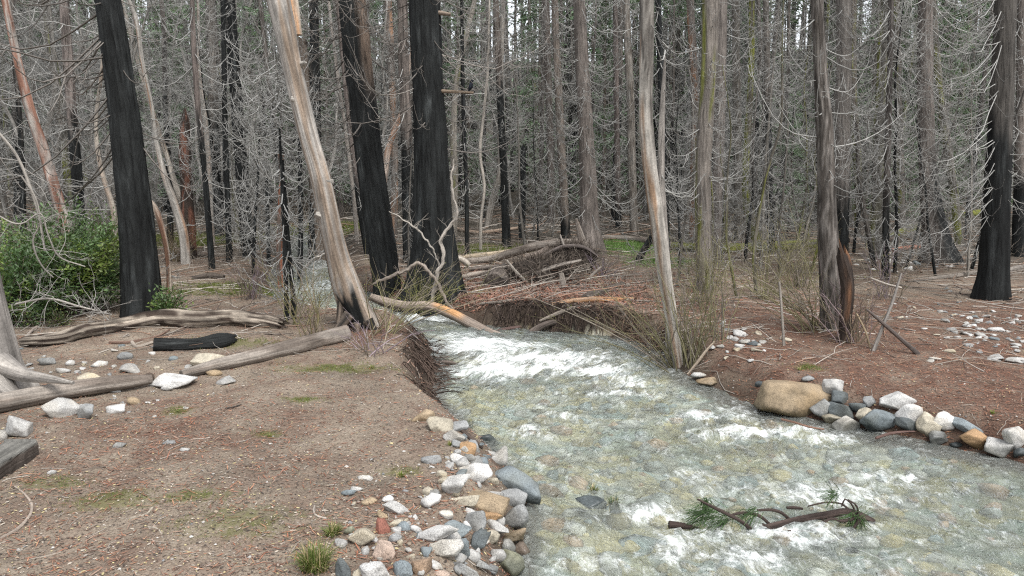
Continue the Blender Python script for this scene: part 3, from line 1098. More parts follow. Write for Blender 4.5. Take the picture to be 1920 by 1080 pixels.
# the broken stub beside its top
stand("broken_snag", "bark-covered snag behind the leaning bleached tree, snapped to orange splinters at its top", "snag", [(600, 470, 24), (590, 330, 22), (573, 170, 21), (563, 75, 20), (560, 66, 22)], 24.0,
      c_plain((.13, .105, .085), .3, 2), M_BARK, 12, cr(2.0, 22, 1.2, col=TWIGD, z1=6), None, seed=8.2, jag=.3)
g = Geo()
P = np.array([on_plane(a, b, LEAN_Y + 1.2) for a, b in ((557, 66), (552, 30), (546, -20), (541, -60))])
trunk_geo(P, np.array([10, 11, 9, 3]) * LEAN_Y / FPX, 10, .06, .08, 7, 3, c_patch((.46, .27, .15), (.42, .37, .31), 1.1, .1, 3), jag=.25, geo=g)
o = link("splintered_stub", g.mesh("splintered_stub", M_WOOD, True, P[0]), None, P[0])
tag(o, "orange splintered piece of stem sticking up beside the leaning tree's top", "snag")

# ---- big black trees
DK = dict(col=TWIGD, r0=.017, up=.25, droop=.4)
stand("charred_cedar", "broad charred black trunk leaning left behind the green shrub", "tree", [(270, 592, 68), (266, 540, 64), (258, 440, 60), (245, 320, 54), (228, 180, 49), (214, 80, 46), (202, 0, 43)], None,
      c_char(1.0), M_CHAR, 36, [cr(3.0, 26, 3.6, tw=3, az=(2.3, 4.0), **dict(DK, r0=.024, up=.15, droop=.5)), cr(3.0, 16, 1.8, tw=4, **DK)], 15, amp=.075, freq=12, flare=.42, step=.08)
stand("charred_cedar", "charred trunk right of the leaning bleached tree, leaning left, brown patch high up", "tree", [(728, 548, 48), (722, 500, 50), (710, 420, 50), (696, 320, 49), (681, 200, 49), (669, 90, 48), (660, 0, 46)], None,
      lambda V, TH, LL, fn: c_char(2.0)(V, TH, LL, fn) * (1 - (m := (sstep(4.2, 5.6, LL) * sstep(.35, .8, np.sin(TH) + .5 * _n(V, TH, LL, 1.4, 4)) * .8)[..., None])) + np.array((.17, .125, .095)) * m, M_CHAR, 32,
      [cr(2.6, 34, 2.2, tw=6, **DK), cr(3.2, 26, 2.0, tw=7, az=(2.4, 3.9), col=TWIGD * 1.3)], 15, amp=.07, freq=12, flare=.3, step=.08)
stand("charred_cedar", "thickest black charred trunk behind the stream, straight, with a bird's perch stub", "tree", [(812, 562, 84), (813, 520, 80), (814, 460, 72), (811, 380, 66), (807, 260, 59), (801, 140, 54), (797, 60, 54), (794, 0, 54)], None,
      c_char(3.0), M_CHAR, 40, [cr(3.0, 30, 2.3, tw=6, **DK), cr(4.2, 14, 2.8, tw=6, az=(-.5, .5), col=TWIGD * 1.5), cr(3.8, 14, 2.8, tw=6, az=(2.6, 3.6), col=TWIGD * 1.6)], 16, amp=.085, freq=13, flare=.75, step=.08, lobes=6)
BIGY = TREE_FEET[-1][1]
stand("charred_cedar", "charred black trunk with grey upper bark, alone on the right bank", "tree", [(1858, 560, 60), (1862, 520, 52), (1866, 440, 47), (1871, 330, 42), (1877, 200, 38), (1882, 90, 36), (1886, 0, 35)], None,
      c_char(4.0, (.075, .069, .062), 3.6, .6, .8), M_BARK, 32, [cr(1.7, 70, 2.6, tw=4, az=(2.5, 4.0), up=.34, droop=.42, r0=.0105, col=TWIG*1.15, minL=.4), cr(2.0, 44, 1.9, tw=4, r0=.012)], 14, amp=.06, freq=12, flare=.22, step=.08)
stand("cedar", "brown trunk with a charred black right flank, among fine bare limbs at right", "tree", [(1762, 492, 58), (1757, 460, 46), (1748, 400, 37), (1740, 320, 30), (1735, 200, 27), (1735, 90, 25), (1736, 0, 24)], None,
      lambda V, TH, LL, fn: c_char(5.0)(V, TH, LL, fn) * (m := (sstep(4.4, 2.4, LL) * sstep(-.55, .05, np.sin(TH) + .4 * _n(V, TH, LL, 1.2, 4)))[..., None]) + BR * (1 + .5 * _n(V, TH, LL, 1.5, 3)[..., None]) * (1 - m), M_BARK, 24,
      [cr(1.7, 110, 2.4, tw=5, up=.42, droop=.45, r0=.014, col=TWIG*1.05)], 14, flare=.7, step=.1)
stand("cedar", "straight grey trunk close behind the rough-barked trunk, its lower right blackened", "tree", [(1575, 520, 28), (1577, 440, 27), (1580, 300, 27), (1582, 150, 26), (1583, 0, 25)], 19.5,
      c_char(6.0, (.17, .155, .14), 2.2, -.8, 1.2), M_BARK, 20, [cr(2.2, 60, 1.5, tw=7)], 13, flare=.2)
stand("rough_barked_tree", "rough grey trunk with flaking bark at the right bank's edge, snag pressed beside it", "tree", [(1562, 618, 40), (1558, 560, 38), (1553, 450, 35), (1549, 330, 31), (1545, 220, 28), (1537, 110, 22), (1532, 0, 21)], None,
      c_patch((.06, .052, .045), (.165, .15, .136), 4.5, .05, 3.0, .10), M_BARK, 26, [cr(2.4, 34, 1.5, tw=7, e0=(.1, .7))], 12, amp=.07, freq=9, flare=.25, step=.09)
stand("broken_snag", "short rotten snag split to rusty orange wood, leaning on the rough-barked trunk", "snag", [(1583, 640, 22), (1586, 590, 22), (1589, 540, 24), (1582, 490, 22), (1574, 452, 14)], None,
      c_patch((.04, .03, .025), (.17, .085, .045), 1.6, .20, 2.0), M_BARK, 16, None, None, amp=.16, freq=7, flare=.2, step=.05, jag=.25)
stand("dead_alder", "slim trunk at the stream's right bank, bare and pale below with orange-brown stains, bark above", "tree", [(1272, 682, 20), (1262, 620, 22), (1250, 540, 25), (1238, 450, 27), (1226, 370, 27), (1216, 290, 26), (1211, 200, 25), (1212, 100, 25), (1213, 0, 25)], None,
      lambda V, TH, LL, fn: (lambda m: c_patch((.36, .335, .30), (.225, .15, .10), .9, .14, 1.0)(V, TH, LL, fn) * (1 - m) + c_patch((.10, .09, .08), (.21, .195, .175), 4, .02, 2.0)(V, TH, LL, fn) * m)(
          sstep(-.12, .12, LL - 4.2 + 1.1 * np.sin(TH) + .5 * _n(V, TH, LL, 1.5, 3))[..., None]), M_WOOD, 20, cr(4.6, 20, 1.1, r0=.009), 12, amp=.03, freq=7, flare=.2, step=.08, lump=.05)
stand("broken_snag", "thin grey snag ending in a pale spike, close behind the slim pale trunk", "snag", [(1254, 560, 14), (1247, 460, 14), (1240, 330, 13), (1242, 200, 10), (1247, 105, 3)], TREE_FEET[-1][1] + .5,
      c_plain((.24, .22, .2), .3), M_BARK, 10, cr(1.2, 16, .8), None, flare=.1)
stand("alder", "grey mottled trunk behind the bright grass, left of the slim pale trunk at the bank", "tree", [(1190, 440, 16), (1186, 350, 15), (1182, 180, 14), (1176, 60, 13), (1174, 0, 13)], 31,
      c_patch((.15, .13, .11), (.24, .22, .195), 2, 0, 4), M_BARK, 14, [cr(2.0, 60, 1.6)], 13)
stand("alder", "mossy grey trunk that forks near the top, standing behind willow stems", "tree", [(1322, 545, 32), (1320, 470, 30), (1318, 360, 28), (1322, 240, 28), (1330, 120, 28), (1333, 0, 30)], None,
      c_moss((.185, .165, .145), .02, 5), M_BARK, 20, [cr(1.6, 60, 1.5, e0=(.0, .6))], 13, flare=.2)
stand("alder", "grey stem pressed close behind the mossy forked trunk", "tree", [(1342, 520, 18), (1345, 360, 20), (1350, 200, 20), (1352, 60, 20), (1353, 0, 20)], 24,
      c_plain((.17, .15, .135), .3, 7), M_BARK, 12, [cr(1.8, 50, 1.6)], 13)

# ---- cedars of the middle distance
MID = [
    ("cedar", "stout reddish-brown cedar with ridged bark, left of the bright grass", [(1108, 474, 48), (1106, 440, 38), (1103, 340, 31), (1097, 220, 26), (1090, 100, 24), (1086, 0, 22)], None, c_plain(BR * 1.15, .3, 2), M_BARK, 24, cr(1.4, 150, 2.0, tw=6, up=.4), .55),
    ("cedar", "slim brown-grey trunk between the black stub and the stout reddish cedar", [(1061, 448, 18), (1058, 380, 16), (1050, 230, 15), (1044, 100, 13), (1040, 0, 12)], None, c_char(7.1, (.16, .135, .115), 1.2), M_BARK, 14, cr(1.6, 100, 1.7, tw=5), .2),
    ("charred_pole", "straight black pole-like trunk right of the bird, reaching out of view", [(950, 466, 17), (947, 380, 14), (941, 250, 13), (935, 120, 12), (930, 0, 11)], None, c_char(2.2, (.09, .075, .065), 5.5), M_CHAR, 14, cr(2.0, 60, 1.6, tw=6), .3),
    ("charred_pole", "short black dead trunk right of the long black pole", [(978, 450, 14), (979, 400, 12), (980, 330, 12), (981, 270, 9)], None, c_char(4.2), M_CHAR, 12, None, .2),
    ("charred_pole", "thin dark trunk in the gap between two big black trunks", [(766, 450, 22), (765, 400, 21), (762, 250, 20), (757, 120, 19), (754, 0, 18)], 22, c_char(5.2, (.10, .085, .075), 3.5), M_CHAR, 14, cr(2.0, 60, 1.8, tw=6), .15),
    ("charred_pole", "narrow black pole with hooked twigs just right of the thickest black trunk", [(876, 470, 9), (875, 380, 8), (870, 240, 8), (867, 120, 7), (866, 20, 6)], 24, c_char(6.2), M_CHAR, 10, cr(1.5, 60, 1.3, tw=6), .1),
    ("dead_pine", "grey stem with rusty bark left of the thin dark trunk in the gap", [(738, 450, 14), (740, 300, 13), (735, 150, 13), (728, 0, 13)], 30, c_patch((.15, .13, .115), (.28, .17, .11), 1.2, .15, 2), M_BARK, 10, cr(1.5, 90, 1.7), .1),
    ("dead_pine", "slender charred trunk at far left, grey above", [(152, 440, 20), (148, 380, 19), (138, 250, 18), (128, 120, 17), (120, 0, 16)], 21, c_char(3.3, (.13, .11, .1), 4.2), M_CHAR, 14, [cr(1.6, 50, 1.8, tw=6), cr(2, 24, 2.2, tw=7, col=TWIGD)], .2),
    ("dead_pine", "thin charred pole right of the red-brown snag", [(398, 506, 12), (393, 440, 11), (384, 330, 10), (372, 210, 10), (364, 100, 9), (360, 0, 8)], None, c_char(1.3, (.12, .1, .09), 4.0), M_CHAR, 10, cr(1.4, 70, 1.5, tw=6), .15),
    ("dead_pine", "pale slender stem right of the thin charred pole", [(396, 420, 10), (391, 300, 9), (382, 200, 8), (374, 140, 7), (372, 40, 5)], 26, c_patch((.30, .25, .21), (.42, .39, .35), 1.4, 0, 2), M_WOOD, 9, cr(2, 30, 1.2), .1),
    ("dead_pine", "thin straight black pole left of the thick sooty trunk", [(430, 492, 12), (427, 400, 11), (422, 250, 10), (420, 100, 9), (418, 0, 8)], None, c_char(9.3), M_CHAR, 10, cr(1.2, 70, 1.5, tw=6), .15),
    ("charred_pole", "thick sooty trunk in the shade at left of the leaning bleached tree", [(466, 482, 26), (460, 400, 24), (448, 250, 22), (438, 110, 20), (430, 0, 20)], None, c_char(8.3), M_CHAR, 14, cr(1.6, 80, 1.9, tw=6), .3),
    ("charred_pole", "dark trunk half hidden behind the thin charred pole at left", [(408, 420, 20), (404, 300, 18), (398, 150, 17), (394, 0, 16)], 30, c_char(7.3, (.10, .09, .08), 4.5), M_CHAR, 10, cr(1.8, 60, 1.7), .15),
    ("dead_sapling", "thin black sapling with drooping twigs nearest the stream's left bank", [(538, 600, 9), (536, 520, 8), (532, 420, 7), (528, 330, 6), (524, 240, 4)], None, c_char(1.9), M_CHAR, 8, cr(.6, 60, 1.1, tw=6, z1=4.6), .15),
    ("dead_sapling", "slightly bent black sapling beside the nearest thin black sapling", [(552, 598, 10), (548, 540, 9), (541, 460, 8), (536, 380, 6), (530, 300, 4)], None, c_char(2.9), M_CHAR, 8, cr(.6, 40, 1.0, tw=6, z1=4.2), .15),
    ("dead_sapling", "black sapling standing just left of the far stream water", [(563, 520, 10), (564, 430, 9), (563, 330, 8), (560, 220, 6), (556, 120, 4)], 20, c_char(3.9), M_CHAR, 8, cr(.8, 60, 1.2, tw=6, z1=6.5), .1),
    ("dead_sapling", "thin dark sapling with a dense comb of twigs left of the stream saplings", [(504, 500, 8), (502, 400, 7), (497, 280, 6), (493, 180, 4)], None, c_char(4.9), M_CHAR, 8, cr(.6, 90, 1.4, tw=6, z1=5.5), .1),
    ("dead_sapling", "thin dark sapling whose twigs hang like a veil left of the leaning tree", [(474, 520, 7), (478, 420, 6), (484, 320, 5), (487, 230, 3)], None, c_char(5.9), M_CHAR, 8, cr(.5, 80, 1.3, tw=6, z1=4.8), .1),
    ("charred_pole", "black trunk just left of the leaning bleached tree's knobby middle", [(590, 440, 24), (592, 380, 22), (592, 260, 20), (590, 120, 18), (588, 0, 16)], 24, c_char(6.9), M_CHAR, 12, cr(2, 70, 1.8), .2),
    ("dead_pine", "slim dark stem leaning left between the leaning bleached and charred trunks", [(690, 480, 12), (676, 400, 10), (664, 300, 10), (652, 200, 9), (640, 80, 8)], 24, c_char(7.9, (.12, .1, .09), 2.5), M_CHAR, 10, cr(1.4, 50, 1.3), .1),
    ("cedar", "dark slender trunk left of the rough-barked trunk, twigs like combs", [(1446, 470, 14), (1444, 380, 12), (1441, 250, 11), (1438, 100, 10), (1436, 0, 10)], 24, c_char(1.7, (.10, .09, .08), 4.5), M_CHAR, 10, cr(1.2, 90, 1.5, tw=6), .15),
    ("cedar", "black straight stem right behind the thin spiked snag", [(1250, 500, 14), (1248, 400, 13), (1243, 250, 12), (1238, 120, 11), (1234, 0, 10)], 21.5, c_char(2.7), M_CHAR, 10, cr(1.2, 50, 1.3, tw=6), .1),
    ("cedar", "slim grey trunk right of the mossy forked trunk", [(1386, 470, 18), (1384, 350, 16), (1382, 200, 15), (1380, 80, 14), (1379, 0, 14)], 28, c_plain((.16, .145, .125), .3, 4), M_BARK, 12, cr(1.4, 110, 1.7, tw=6), .2),
    ("cedar", "dark thin trunk at right with upturned hooked limbs on both sides", [(1660, 525, 14), (1661, 430, 12), (1664, 300, 11), (1668, 150, 10), (1671, 0, 9)], None, c_char(3.7, (.085, .075, .068), 2.0), M_BARK, 10, cr(.9, 130, 1.7, tw=6, up=.6), .25),
    ("dead_sapling", "short bent dark stem left of the thin trunk with hooked limbs", [(1640, 505, 10), (1630, 450, 9), (1617, 380, 8), (1610, 330, 7), (1606, 230, 5)], None, c_char(4.7, (.10, .09, .08), 1.0), M_BARK, 9, cr(1.0, 40, 1.0, tw=6, z1=5), .15),
    ("cedar", "grey-brown trunk at the right edge behind the charred trunk", [(1908, 470, 20), (1910, 380, 18), (1913, 250, 16), (1915, 100, 15), (1916, 0, 14)], 24, c_char(5.7, (.15, .13, .115), 2.5), M_BARK, 12, cr(1.4, 90, 1.8, tw=6), .2),
    ("alder", "leaning mossy trunk right of the cedar with the blackened flank", [(1800, 470, 16), (1790, 380, 15), (1776, 270, 14), (1762, 170, 14), (1752, 60, 13), (1748, 0, 12)], 27, c_moss((.11, .1, .085), .10, 2), M_BARK, 12, cr(2, 70, 1.8), .2),
    ("alder", "mossy dark trunk left of the cedar with the blackened flank", [(1612, 450, 18), (1610, 330, 16), (1600, 200, 15), (1598, 80, 14), (1597, 0, 14)], 30, c_moss((.115, .1, .085), .08, 6), M_BARK, 12, cr(2, 80, 1.8), .2),
    ("alder", "curved dark trunk behind the fine limbs of the right-hand cedar", [(1690, 440, 16), (1688, 330, 15), (1684, 200, 14), (1682, 80, 13), (1680, 0, 13)], 33, c_moss((.12, .105, .09), .0, 9), M_BARK, 12, cr(2, 90, 1.9), .15),
    ("alder", "bent mossy trunk propped over the far log right of the forked alder", [(1420, 452, 20), (1405, 400, 18), (1398, 330, 14), (1402, 250, 12), (1408, 150, 11), (1410, 0, 10)], 27, c_moss((.10, .09, .07), .34, 4), M_BARK, 12, cr(2.5, 70, 1.8), .2),
    ("dead_pine", "rusty barked stem behind the grey alders near the centre right", [(1300, 470, 18), (1302, 350, 17), (1304, 200, 16), (1298, 80, 14), (1294, 0, 13)], 30, c_patch((.15, .13, .115), (.27, .15, .09), .9, .1, 2), M_BARK, 10, cr(1.5, 110, 1.8), .15),
    ("cedar", "dim trunk close left of the slim brown-grey trunk", [(1034, 440, 16), (1032, 300, 14), (1028, 150, 13), (1024, 0, 12)], 36, c_plain((.10, .085, .075), .3, 3), M_BARK, 10, cr(1.2, 130, 1.9, tw=6), .15),
    ("cedar", "dim slender trunk right of the stout reddish cedar above the bright grass", [(1160, 440, 12), (1158, 330, 11), (1156, 200, 10), (1154, 0, 9)], 34, c_char(4.4, (.12, .1, .09), 1.5), M_BARK, 10, cr(1.2, 130, 1.7, tw=6), .15),
    ("charred_pole", "tilted black stub leaning right at the edge of the bright grass", [(1196, 492, 14), (1206, 470, 12), (1218, 452, 11), (1226, 436, 9)], None, c_char(3.4), M_CHAR, 10, None, .1),
]
for nm, lb, pts, Y, cf, mt, sd_, crn, fl in MID:
    short = crn is None
    z1 = crn.get("z1") if isinstance(crn, dict) else None
    stand(nm, lb, "tree" if not short else "snag", pts, Y, cf, mt, sd_, crn, None if (short or z1) else 13, flare=fl, jag=.15 if short else 0)

# ---- red-brown snag and other pale, red and crooked stems at left
stand("broken_snag", "reddish-brown snag with a sharp splintered tip, right of the broad charred trunk", "snag", [(354, 486, 24), (352, 430, 21), (350, 360, 20), (348, 300, 18), (347, 245, 16), (346, 195, 5)], None,
      c_patch((.05, .038, .032), (.17, .08, .055), 1.6, .04, 2.5), M_BARK, 16, cr(.8, 8, .6, tw=3), None, amp=.22, freq=8, flare=.3, step=.05, jag=.35, lump=.12)
stand("broken_snag", "short snag with a torn red-brown top among hanging twigs", "snag", [(524, 470, 10), (526, 380, 9), (527, 300, 9), (526, 284, 12)], 19, c_patch((.12, .1, .085), (.30, .10, .05), 1.0, .1, 3), M_BARK, 10, cr(.8, 30, .9), None, jag=.1)
LEFTS = [
    ("madrone", "orange-red peeling trunk at the far left edge behind the green shrub", [(128, 440, 20), (108, 370, 20), (84, 290, 19), (55, 200, 17), (30, 100, 14), (10, 0, 13)], 18.5, c_patch((.23, .12, .085), (.33, .30, .27), 1.6, .02, 2), 13, 26),
    ("dead_alder", "pale bleached trunk leaning left behind the broad charred trunk's right side", [(342, 430, 17), (330, 390, 15), (312, 340, 12), (294, 270, 9), (284, 200, 8), (268, 120, 7), (250, 20, 7), (242, 0, 6)], 22, c_patch((.34, .32, .29), (.30, .18, .11), .8, .22, 3), 12, 24),
    ("dead_alder", "slim pale stem curving up left of the broad charred trunk", [(216, 430, 12), (212, 390, 11), (196, 340, 9), (184, 290, 8), (180, 230, 7), (190, 140, 6), (196, 40, 5)], 20, c_patch((.38, .34, .29), (.25, .2, .16), 1.2, .1, 4), 9, 20),
    ("dead_alder", "pale forked-looking stem parallel to the leaning pale trunk at left", [(352, 410, 12), (330, 350, 10), (312, 290, 9), (290, 220, 8), (262, 130, 7), (236, 30, 7), (228, 0, 6)], 25, c_patch((.34, .31, .27), (.24, .2, .16), 1.2, .1, 5), 9, 26),
    ("dead_alder", "short pale trunk piece slanting at the foot of the broad charred trunk", [(308, 445, 10), (298, 410, 12), (288, 385, 9), (278, 372, 6)], 17, c_patch((.40, .34, .28), (.16, .09, .06), 1.2, .0, 5), 9, 4),
    ("dead_alder", "crooked pale limb-like stem crossing between the two charred trunks", [(716, 380, 9), (722, 330, 11), (728, 280, 12), (742, 240, 10), (756, 200, 8), (765, 140, 6)], 24, c_patch((.40, .33, .28), (.30, .17, .11), 1.2, .1, 5), 9, 16),
    ("dead_alder", "thin white stem right of the thickest black trunk, bent at mid height", [(902, 410, 6), (908, 350, 6), (900, 290, 6), (906, 220, 5), (913, 150, 5), (916, 60, 4)], 25, c_plain((.36, .33, .29), .2), 8, 20),
    ("dead_alder", "grey trunk leaning right beyond the long black pole", [(914, 425, 12), (922, 380, 12), (934, 340, 11), (938, 250, 10), (940, 120, 9), (943, 0, 8)], 34, c_plain((.22, .2, .175), .3), 9, 40),
    ("dead_alder", "thin pale leaning stem in the tangle left of centre", [(668, 430, 8), (655, 300, 7), (640, 190, 6), (626, 90, 5), (616, 0, 5)], 27, c_plain((.3, .27, .24), .25), 8, 40),
    ("dead_alder", "pale trunk forking upward behind the thickest black trunk's right side", [(850, 420, 16), (852, 330, 14), (850, 240, 12), (858, 140, 10), (876, 60, 9), (890, 0, 8)], 30, c_moss((.26, .235, .2), -.02, 4), 10, 50),
]
for lb_ in LEFTS:
    nm, lb, pts, Y, cf, sd_, nb = lb_
    r_, P_, R_, o_ = stand(nm, lb, "tree" if nb > 5 else "snag", pts, Y, cf, M_WOOD, sd_, None, 12 if nb > 5 else None, amp=.03, freq=6, flare=.2, lump=.05)
    rng = np.random.default_rng(len(lb))
    ax = axis_fn(P_, R_)
    zs = rng.uniform(1.2, 8.5, nb) if nb > 5 else rng.uniform(.3, .8, nb)
    st = np.array([ax(z)[:2] + (z,) for z in zs])
    th = rng.uniform(0, 6.28, nb)
    dd = np.stack([np.cos(th), np.sin(th), rng.uniform(-.1, .7, nb)], 1)
    g = wiggle(rng, st, dd, rng.uniform(.6, 1.9, nb) * (1 if nb > 5 else .3), .014, 4, 4, .3, TWIG * 1.05, .03)
    link("crown", g.mesh("crown", M_TWIG, True, o_), r_)

# ---- the large grey stump trunk cut by the left edge
r_, P_, R_, o_ = stand("weathered_trunk", "large smooth grey trunk with spreading roots, cut off by the left edge", "tree", [(-4, 735, 136), (-14, 700, 112), (-24, 650, 98), (-38, 590, 90), (-60, 500, 90), (-120, 300, 84)], None,
      c_patch((.20, .185, .17), (.36, .335, .305), .8, -.1, 2), M_WOOD, 30, None, 9, amp=.05, freq=6, flare=.0, step=.08, lump=.05)
for i, pts in enumerate([[(2, 682, 44), (44, 702, 26), (90, 710, 16), (138, 718, 6)], [(-20, 690, 50), (10, 728, 40), (34, 744, 16)]]):
    P = np.array([on_plane(a, b, o_[1] - .25 - .1 * j) for j, (a, b, c) in enumerate(pts)])
    g = trunk_geo(P, [c * .5 * o_[1] / FPX for a, b, c in pts], 12, .06, .05, 6, i, c_patch((.2, .185, .17), (.34, .315, .285), .8, -.1, 2))
    link("root", g.mesh("root", M_WOOD, True, o_), r_)

# ---------------------------------------------------------------- the trees behind: each one copied from a few kinds
def needles(rng, z0, h, Lb, n, m, tone=(.13, .19, .115)):
    """flat drooping sprays of a living conifer between heights z0 and h"""
    cg = Geo()
    z = np.sort(rng.uniform(z0, h - .3, n))
    th = rng.uniform(0, 6.28, n)
    L = (Lb * (1 - (z - z0) / (h - z0)) + .5) * rng.uniform(.6, 1.1, n)
    k = np.repeat(np.arange(n), m)
    t = rng.uniform(.15, 1, n * m)
    d = np.stack([np.cos(th), np.sin(th)], 1)
    sdv = np.stack([-np.sin(th), np.cos(th)], 1)
    lat = rng.normal(0, .16, n * m) * L[k] * (1.1 - t * .8)
    c = np.zeros((n * m, 3))
    c[:, :2] = d[k] * (L[k] * t)[:, None] + sdv[k] * lat[:, None]
    c[:, 2] = z[k] - .28 * L[k] * t ** 1.4 + rng.normal(0, .06, n * m)
    a = rng.normal(size=(n * m, 3)) * .5
    a[:, :2] += d[k] + sdv[k] * np.sign(lat)[:, None] * .7
    a[:, 2] -= .25
    a /= np.linalg.norm(a, axis=1)[:, None]
    b = np.cross(a, rng.normal(size=a.shape))
    b /= np.linalg.norm(b, axis=1)[:, None]
    s = rng.uniform(.10, .24, n * m)[:, None] * (1 if z0 < 5 else 1.5)
    V = np.stack([c, c + a * s * .5 + b * s * .22, c + a * s, c + a * s * .5 - b * s * .22], 1).reshape(-1, 3)
    Q = np.arange(n * m * 4).reshape(-1, 4)
    col = np.array(tone) * rng.uniform(.6, 1.6, (n * m, 1))
    cg.add(V, Q, None, np.repeat(col, 4, 0))
    return cg


def proto_conifer(seed, kind):
    rng = np.random.default_rng(seed)
    h = 19.0
    zz = np.linspace(-.3, h, 9)
    wob = np.cumsum(rng.normal(0, .05, (9, 2)), 0)
    P = np.stack([wob[:, 0] - wob[0, 0], wob[:, 1] - wob[0, 1], zz], 1)
    r0 = {"slim": .10, "mid": .16, "stout": .24}[kind[0]]
    Rr = r0 * (1 - .8 * np.linspace(0, 1, 9) ** 1.1)
    cf = {"black": c_char(seed, (.10, .088, .078), 6.0, .5, 3.0), "grey": c_plain((.142, .138, .13), .35, seed), "brown": c_plain((.108, .096, .086), .35, seed), "moss": c_moss((.12, .112, .098), .06, seed)}[kind[1]]
    tg = trunk_geo(P, Rr, 10, .5, .06, 8, seed, cf, .3)
    n, L, tw = {"slim": (120, 1.6, 5), "mid": (130, 2.0, 5), "stout": (110, 2.3, 5)}[kind[0]]
    n = int(n * (.5 if kind[1] == "black" else 1))
    cg = crown_geo(rng, axis_fn(P, Rr), 1.0, 17.5, n, L, tw, TWIG * rng.uniform(.75, 1.0), up=rng.uniform(.3, .6), droop=rng.uniform(.3, .5), r0=.019, geo=None)
    return tg.mesh("trunk", M_BARK, True), cg.mesh("crown", M_TWIG, True), (None if kind[1] == "black" else needles(rng, 11.5, 19.5, 2.3, 60, 30).mesh("foliage", M_NEEDLE, False))


def proto_alder(seed):
    rng = np.random.default_rng(seed)
    tg, cg = Geo(), Geo()
    k = rng.integers(1, 3)
    for s in range(k):
        th = rng.uniform(0, 6.28)
        ln = rng.uniform(.05, .22)
        zz = np.linspace(-.2, 13, 9)
        wob = np.cumsum(rng.normal(0, .16, (9, 2)), 0)
        P = np.stack([wob[:, 0] - wob[0, 0] + math.cos(th) * (ln * zz + .1), wob[:, 1] - wob[0, 1] + math.sin(th) * (ln * zz + .1), zz], 1)
        Rr = rng.uniform(.06, .12) * (1 - .8 * np.linspace(0, 1, 9))
        trunk_geo(P, Rr, 9, .4, .03, 6, seed + s, c_patch((.17, .16, .145), (.31, .295, .27), 1.2, 0, seed), .2, geo=tg)
        ax = axis_fn(P, Rr)
        nb = 34
        zs = rng.uniform(1.0, 12.5, nb)
        st = np.array([ax(z)[:2] + (z,) for z in zs])
        t2 = rng.uniform(0, 6.28, nb)
        wiggle(rng, st, np.stack([np.cos(t2), np.sin(t2), rng.uniform(0, .9, nb)], 1), rng.uniform(.7, 2.2, nb), .016, 3, 7, .3, TWIG * 1.0, .04, cg)
    return tg.mesh("trunk", M_WOOD, True), cg.mesh("crown", M_TWIG, True)


def proto_green(seed):
    rng = np.random.default_rng(seed)
    h = 15.0
    zz = np.linspace(-.2, h, 7)
    P = np.stack([0 * zz, 0 * zz, zz], 1)
    Rr = .15 * (1 - .9 * np.linspace(0, 1, 7))
    tg = trunk_geo(P, Rr, 8, .5, .05, 8, seed, c_plain((.12, .1, .085), .3), .2)
    cg = needles(rng, 1.2, h, 2.6, 130, 46)
    return tg.mesh("trunk", M_BARK, True), cg.mesh("crown", M_NEEDLE, False)


KINDS = []
for i, kd in enumerate([("slim", "black"), ("slim", "grey"), ("mid", "black"), ("mid", "brown"), ("slim", "brown"), ("slim", "black"), ("mid", "moss"), ("slim", "black")]):
    KINDS.append((kd, proto_conifer(40 + i * 3, kd)))
ALD = [proto_alder(70 + i * 7) for i in range(4)]
GRN = [proto_green(90 + i) for i in range(2)]


def put(name, meshes, x, y, rz, s, label, group, lean=(0, 0)):
    root = empty(name, (x, y, float(H(x, y)) - .02), label, "tree", group)
    root.rotation_euler = (lean[0], lean[1], rz)
    root.scale = (s, s, s)
    link("trunk", meshes[0], root)
    link("crown", meshes[1], root)
    if len(meshes) > 2 and meshes[2]: link("foliage", meshes[2], root)
    return root


GRASSY = at(1170, 465)
HPTS.append(([(1478, 300, 90)], 30))
HPTS.append(([(1700, 300, 40)], 33))
feet = list(TREE_FEET)
rng = np.random.default_rng(21)
CW = {"black": "charred", "grey": "grey", "brown": "brown", "moss": "mossy"}
ANCH = [(84, "orange-red peeling trunk"), (140, "slender charred trunk at far left"), (245, "broad charred trunk"), (310, "bleached trunk leaning left"), (349, "red-brown snag"), (384, "thin charred pole"),
        (450, "thick sooty trunk"), (590, "leaning bleached tree"), (694, "brown-patched charred trunk"), (762, "dark trunk in the gap"), (808, "thickest black trunk"), (943, "long black pole"), (980, "short black trunk"),
        (1054, "slim brown-grey trunk"), (1100, "stout reddish cedar"), (1216, "slim pale trunk"), (1245, "black stem behind the pale snag"), (1320, "mossy forked trunk"), (1383, "slim grey trunk"),
        (1442, "dark comb-twigged trunk"), (1548, "rough-barked trunk"), (1580, "straight grey trunk"), (1664, "dark trunk with hooked limbs"), (1740, "cedar with the blackened flank"), (1872, "charred trunk at right")]
USED = set()


def where(px, y):
    k = min(ANCH, key=lambda a: abs(a[0] - px))
    d = px - k[0]
    side = "behind" if abs(d) < 9 else ("just left of" if d < 0 else "just right of") if abs(d) < 26 else ("left of" if d < 0 else "right of")
    dep = "not far back" if y < 34 else "well back" if y < 47 else "far back"
    return f"{side} the {k[1]}, {dep}"


def covers(x, y, halfw):
    """would it stand in front of a stem placed by hand?"""
    px = 960 + FPX * x / y
    w2 = halfw * FPX / y
    for pts, Y in HPTS:
        if y < Y + .3:
            for (qx, qy, qw) in pts:
                if abs(px - qx) < qw * .5 + w2 + 5: return True
    return False


